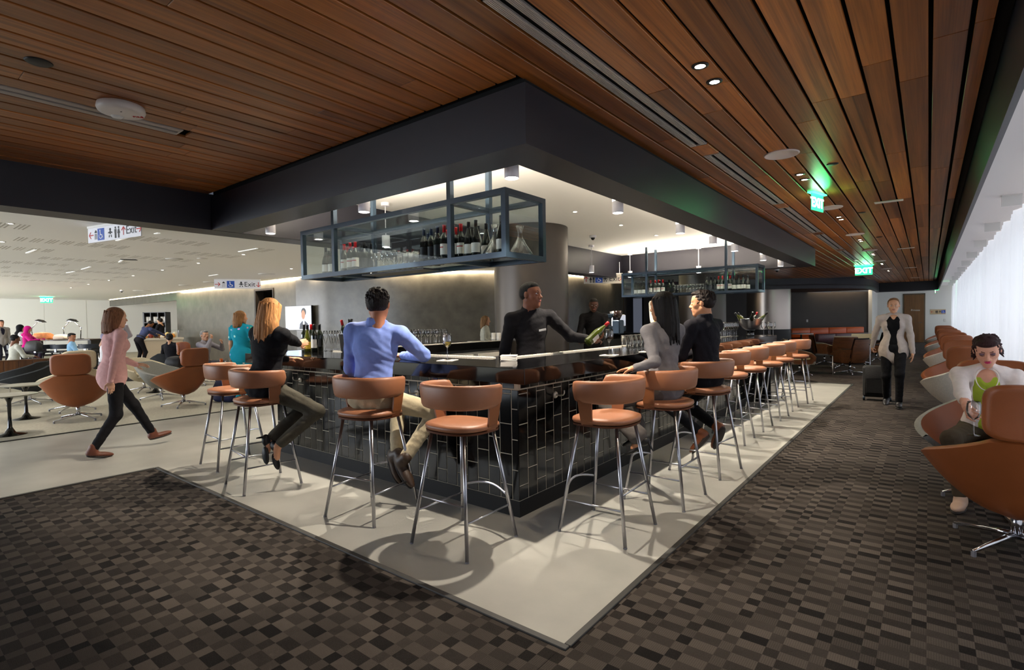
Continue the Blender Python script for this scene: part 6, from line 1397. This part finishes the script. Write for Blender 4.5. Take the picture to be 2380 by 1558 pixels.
# jiggers hanging under the left arm rail
# ================================================================== SIGNS
GRN = mat('exit_green', '#12d860', .4, emit=(.03, 1, .25), es=5); WLET = mat('exit_letter', '#ffffff', .4, emit=(.9, 1, .95), es=6); EDGE = glass_mat('exit_panel_glass', (.75, 1, .85), boost=.8)
def exit_sign(p, right, label, size=1.0):
    t = empty('exit_sign', p); Mt = frame(right, (0, 0, 1)); t.rotation_euler = Mt.to_euler()
    k = size; MB().box((-.17*k, -.012, -.035), (.17*k, -.0, .035)).obj('canopy', GRN, t); MB().box((-.15*k, -.20*k, -.004), (.15*k, -.012, .004)).obj('panel', mat('exit_panel', '#0f9a48', .3, emit=(.03, .8, .22), es=1.6), t)
    for s_ in (1, -1):
        o = inst('lettering', text_mesh('EXIT', .15*k, WLET, .001, True), t, (0, -.115*k, .0055*s_)); o.rotation_euler = (0, 0 if s_ > 0 else pi, 0)
    tag(t, label, 'exit sign')
    l = bpy.data.lights.new('exit_sign_glow', 'POINT'); l.energy = 2.2*k; l.color = (.05, 1, .25); l.shadow_soft_size = .08; lo = bpy.data.objects.new('exit_sign_glow', l); COL.objects.link(lo); lo.location = Vector(p)+Vector((.05, -.06, -.10))
exit_sign((-1.0, 6.9, ZC-.001), (.25, 1, 0), 'green exit sign seen edge on under the wood ceiling')
exit_sign((-1.42, 17.6, ZC-.001), (1, 0, 0), 'green exit sign facing the camera at end of the wood ceiling', 1.35)
exit_sign((-31.0, 5.6, ZC-.001), (.25, 1, 0), 'green exit sign in the white lounge ceiling at far left', 1.4)
exit_sign((.22, 28.7, ZS+.05), (0, 1, 0), 'small green exit sign near the curtain end', .9)
RED = mat('sign_red', '#c02a22', .5); INK = mat('sign_black', '#1c1c20', .5); BLUE = mat('sign_blue', '#1f4fae', .5); SW = mat('sign_white', '#e9e8ee', .5); SWG = mat('sign_grey', '#c9c0b2', .5)
def flat(t, polys, m_, z=.006, name='symbol'):
    m = MB()
    for p in polys: m.loft([[(x, y, z) for x, y in p], [(x, y, z+.0015) for x, y in p]], True, True)
    return m.obj(name, m_, t)
def rect(x0, y0, x1, y1): return [(x0, y0), (x1, y0), (x1, y1), (x0, y1)]
def disc(cx, cy, r, n=16): return [(cx+r*cos(2*pi*i/n), cy+r*sin(2*pi*i/n)) for i in range(n)]
def thick(a, b, w_):
    d = Vector((b[0]-a[0], b[1]-a[1])).normalized(); n = Vector((-d.y, d.x))*w_/2; return [(a[0]+n.x, a[1]+n.y), (a[0]-n.x, a[1]-n.y), (b[0]-n.x, b[1]-n.y), (b[0]+n.x, b[1]+n.y)]
def arrow(t, x, y, s_, d, w_=.012):
    u = Vector(d).normalized(); p = Vector((x, y)); n = Vector((-u.y, u.x)); tip = p+u*s_; flat(t, [thick(p-u*s_, tip, w_), thick(tip, tip-u*s_*.8+n*s_*.8, w_), thick(tip, tip-u*s_*.8-n*s_*.8, w_)], RED, name='arrow')
def wheelchair(t, x, y, k):
    flat(t, [rect(x-.5*k, y-.5*k, x+.5*k, y+.5*k)], BLUE, .0055, 'blue_square'); ring = []
    for i in range(12):
        a0_, a1_ = pi*(-1.15+1.25*i/12), pi*(-1.15+1.25*(i+1)/12); ring.append(thick((x-.03*k+.22*k*cos(a0_), y-.13*k+.22*k*sin(a0_)), (x-.03*k+.22*k*cos(a1_), y-.13*k+.22*k*sin(a1_)), .06*k))
    flat(t, [disc(x-.10*k, y+.32*k, .075*k), thick((x-.09*k, y+.25*k), (x-.05*k, y-.05*k), .09*k), thick((x-.05*k, y-.05*k), (x+.18*k, y-.05*k), .08*k), thick((x+.18*k, y-.05*k), (x+.28*k, y-.30*k), .08*k)]+ring, SW, .0075, 'wheelchair')
def man(t, x, y, k): flat(t, [disc(x, y+.36*k, .10*k), rect(x-.14*k, y-.05*k, x+.14*k, y+.24*k), rect(x-.12*k, y-.5*k, x-.02*k, y-.05*k), rect(x+.02*k, y-.5*k, x+.12*k, y-.05*k)], INK, name='person_symbol')
def woman(t, x, y, k): flat(t, [disc(x, y+.36*k, .10*k), [(x-.08*k, y+.24*k), (x+.08*k, y+.24*k), (x+.2*k, y-.12*k), (x-.2*k, y-.12*k)], rect(x-.1*k, y-.5*k, x-.02*k, y-.12*k), rect(x+.02*k, y-.5*k, x+.1*k, y-.12*k)], INK, name='person_symbol')
def baby(t, x, y, k): flat(t, [disc(x, y+.32*k, .15*k), thick((x-.34*k, y+.0), (x, y+.12*k), .12*k), thick((x+.34*k, y), (x, y+.12*k), .12*k), rect(x-.12*k, y-.12*k, x+.12*k, y+.14*k), thick((x-.14*k, y-.2*k), (x-.2*k, y-.42*k), .12*k), thick((x+.14*k, y-.2*k), (x+.2*k, y-.42*k), .12*k)], INK, name='baby_symbol')
def shower(t, x, y, k): flat(t, [[(x-.22*k, y+.18*k), (x+.22*k, y+.18*k), (x+.05*k, y+.42*k), (x-.05*k, y+.42*k)]]+[thick((x-.15*k+.1*k*i, y+.1*k), (x-.2*k+.13*k*i, y-.42*k), .02*k) for i in range(4)], INK, name='shower_symbol')
def hang_sign(p, right, W, Hh, label, items, bg=SW):
    t = empty('hanging_sign', p); t.rotation_euler = frame(right, (0, 0, 1)).to_euler()
    MB().box((-W/2, -Hh-.03, -.005), (W/2, -.03, .005)).obj('panel', bg, t); MB().box((-W/2, -.03, -.015), (W/2, 0, .015)).obj('mount', WHITEM, t)
    for it in items:
        k = it[0]; x, y = it[1]*W/2, -Hh/2-.03
        if k == 'arrow': arrow(t, x, y, Hh*.27, it[2], Hh*.07)
        elif k == 'wc': wheelchair(t, x, y, Hh*.8)
        elif k == 'man': man(t, x, y, Hh*.8)
        elif k == 'woman': woman(t, x, y, Hh*.8)
        elif k == 'baby': baby(t, x, y, Hh*.7)
        elif k == 'shower': shower(t, x, y, Hh*.75)
        elif k == 'exit': inst('lettering', text_mesh('Exit', Hh*.78, INK, .0008), t, (x, y, .0065))
    tag(t, label, 'sign'); return t
hang_sign((-8.58, 2.265, ZC-.002), (.976, .216, 0), 1.24, .20, 'white hanging sign with arrows and wheelchair symbol cut off by the soffit', [('arrow', -.86, (-1, 0)), ('shower', -.68), ('wc', -.48), ('baby', -.12), ('man', .08), ('woman', .2), ('arrow', .38, (0, 1)), ('exit', .66), ('arrow', .93, (1, 0))])
p5, p6 = onz(505, 647, ZC), onz(597, 651, ZC)
hang_sign(((p5.x+p6.x)/2, (p5.y+p6.y)/2, ZC-.002), (p6.x-p5.x+.65, p6.y-p5.y, 0), 1.28, .26, 'white hanging Exit sign with red arrow in front of the plaster wall', [('arrow', -.86, (1, 0)), ('shower', -.60), ('wc', -.30), ('baby', .15), ('exit', .52), ('arrow', .90, (0, -1))])
p5 = atd(1402, 651, 12.9); hs3 = hang_sign((p5.x, p5.y, 2.52), (AR.x, AR.y, 0), .95, .22, 'beige hanging Exit sign with restroom symbols right of the thick column', [('arrow', -.88, (0, 1)), ('woman', -.65), ('man', -.50), ('wc', -.22), ('baby', .1), ('exit', .58), ('arrow', .93, (1, 1))], SWG)
for q in (-.4, .4): MB().box((q-.006, -.001, -.006), (q+.006, ZC-2.52, .006)).obj('hanger_rod', SATIN, hs3)
t = empty('wall_sign', (.36, 33.49, 1.52)); t.rotation_euler = frame((1, 0, 0), (0, 0, 1)).to_euler(); MB().box((-.30, -.12, 0), (.30, .12, .006)).obj('panel', mat('sign_beige', '#c7ab84', .5), t); arrow(t, -.22, 0, .045, (-1, 0), .014); woman(t, -.07, 0, .15); man(t, -.02, 0, .15); baby(t, .08, 0, .13); wheelchair(t, .21, .0, .15); tag(t, 'beige wall sign with restroom symbols on the far white wall', 'sign')
tag(MB().bbox((-.04, -.012, -.06), (.04, 0, .06), .003).obj('wall_switch', mat('switch_white', '#d4cfc6', .4), loc=(.62, 33.5, 1.1)), 'white switch below the sign on the far white wall', 'switch')
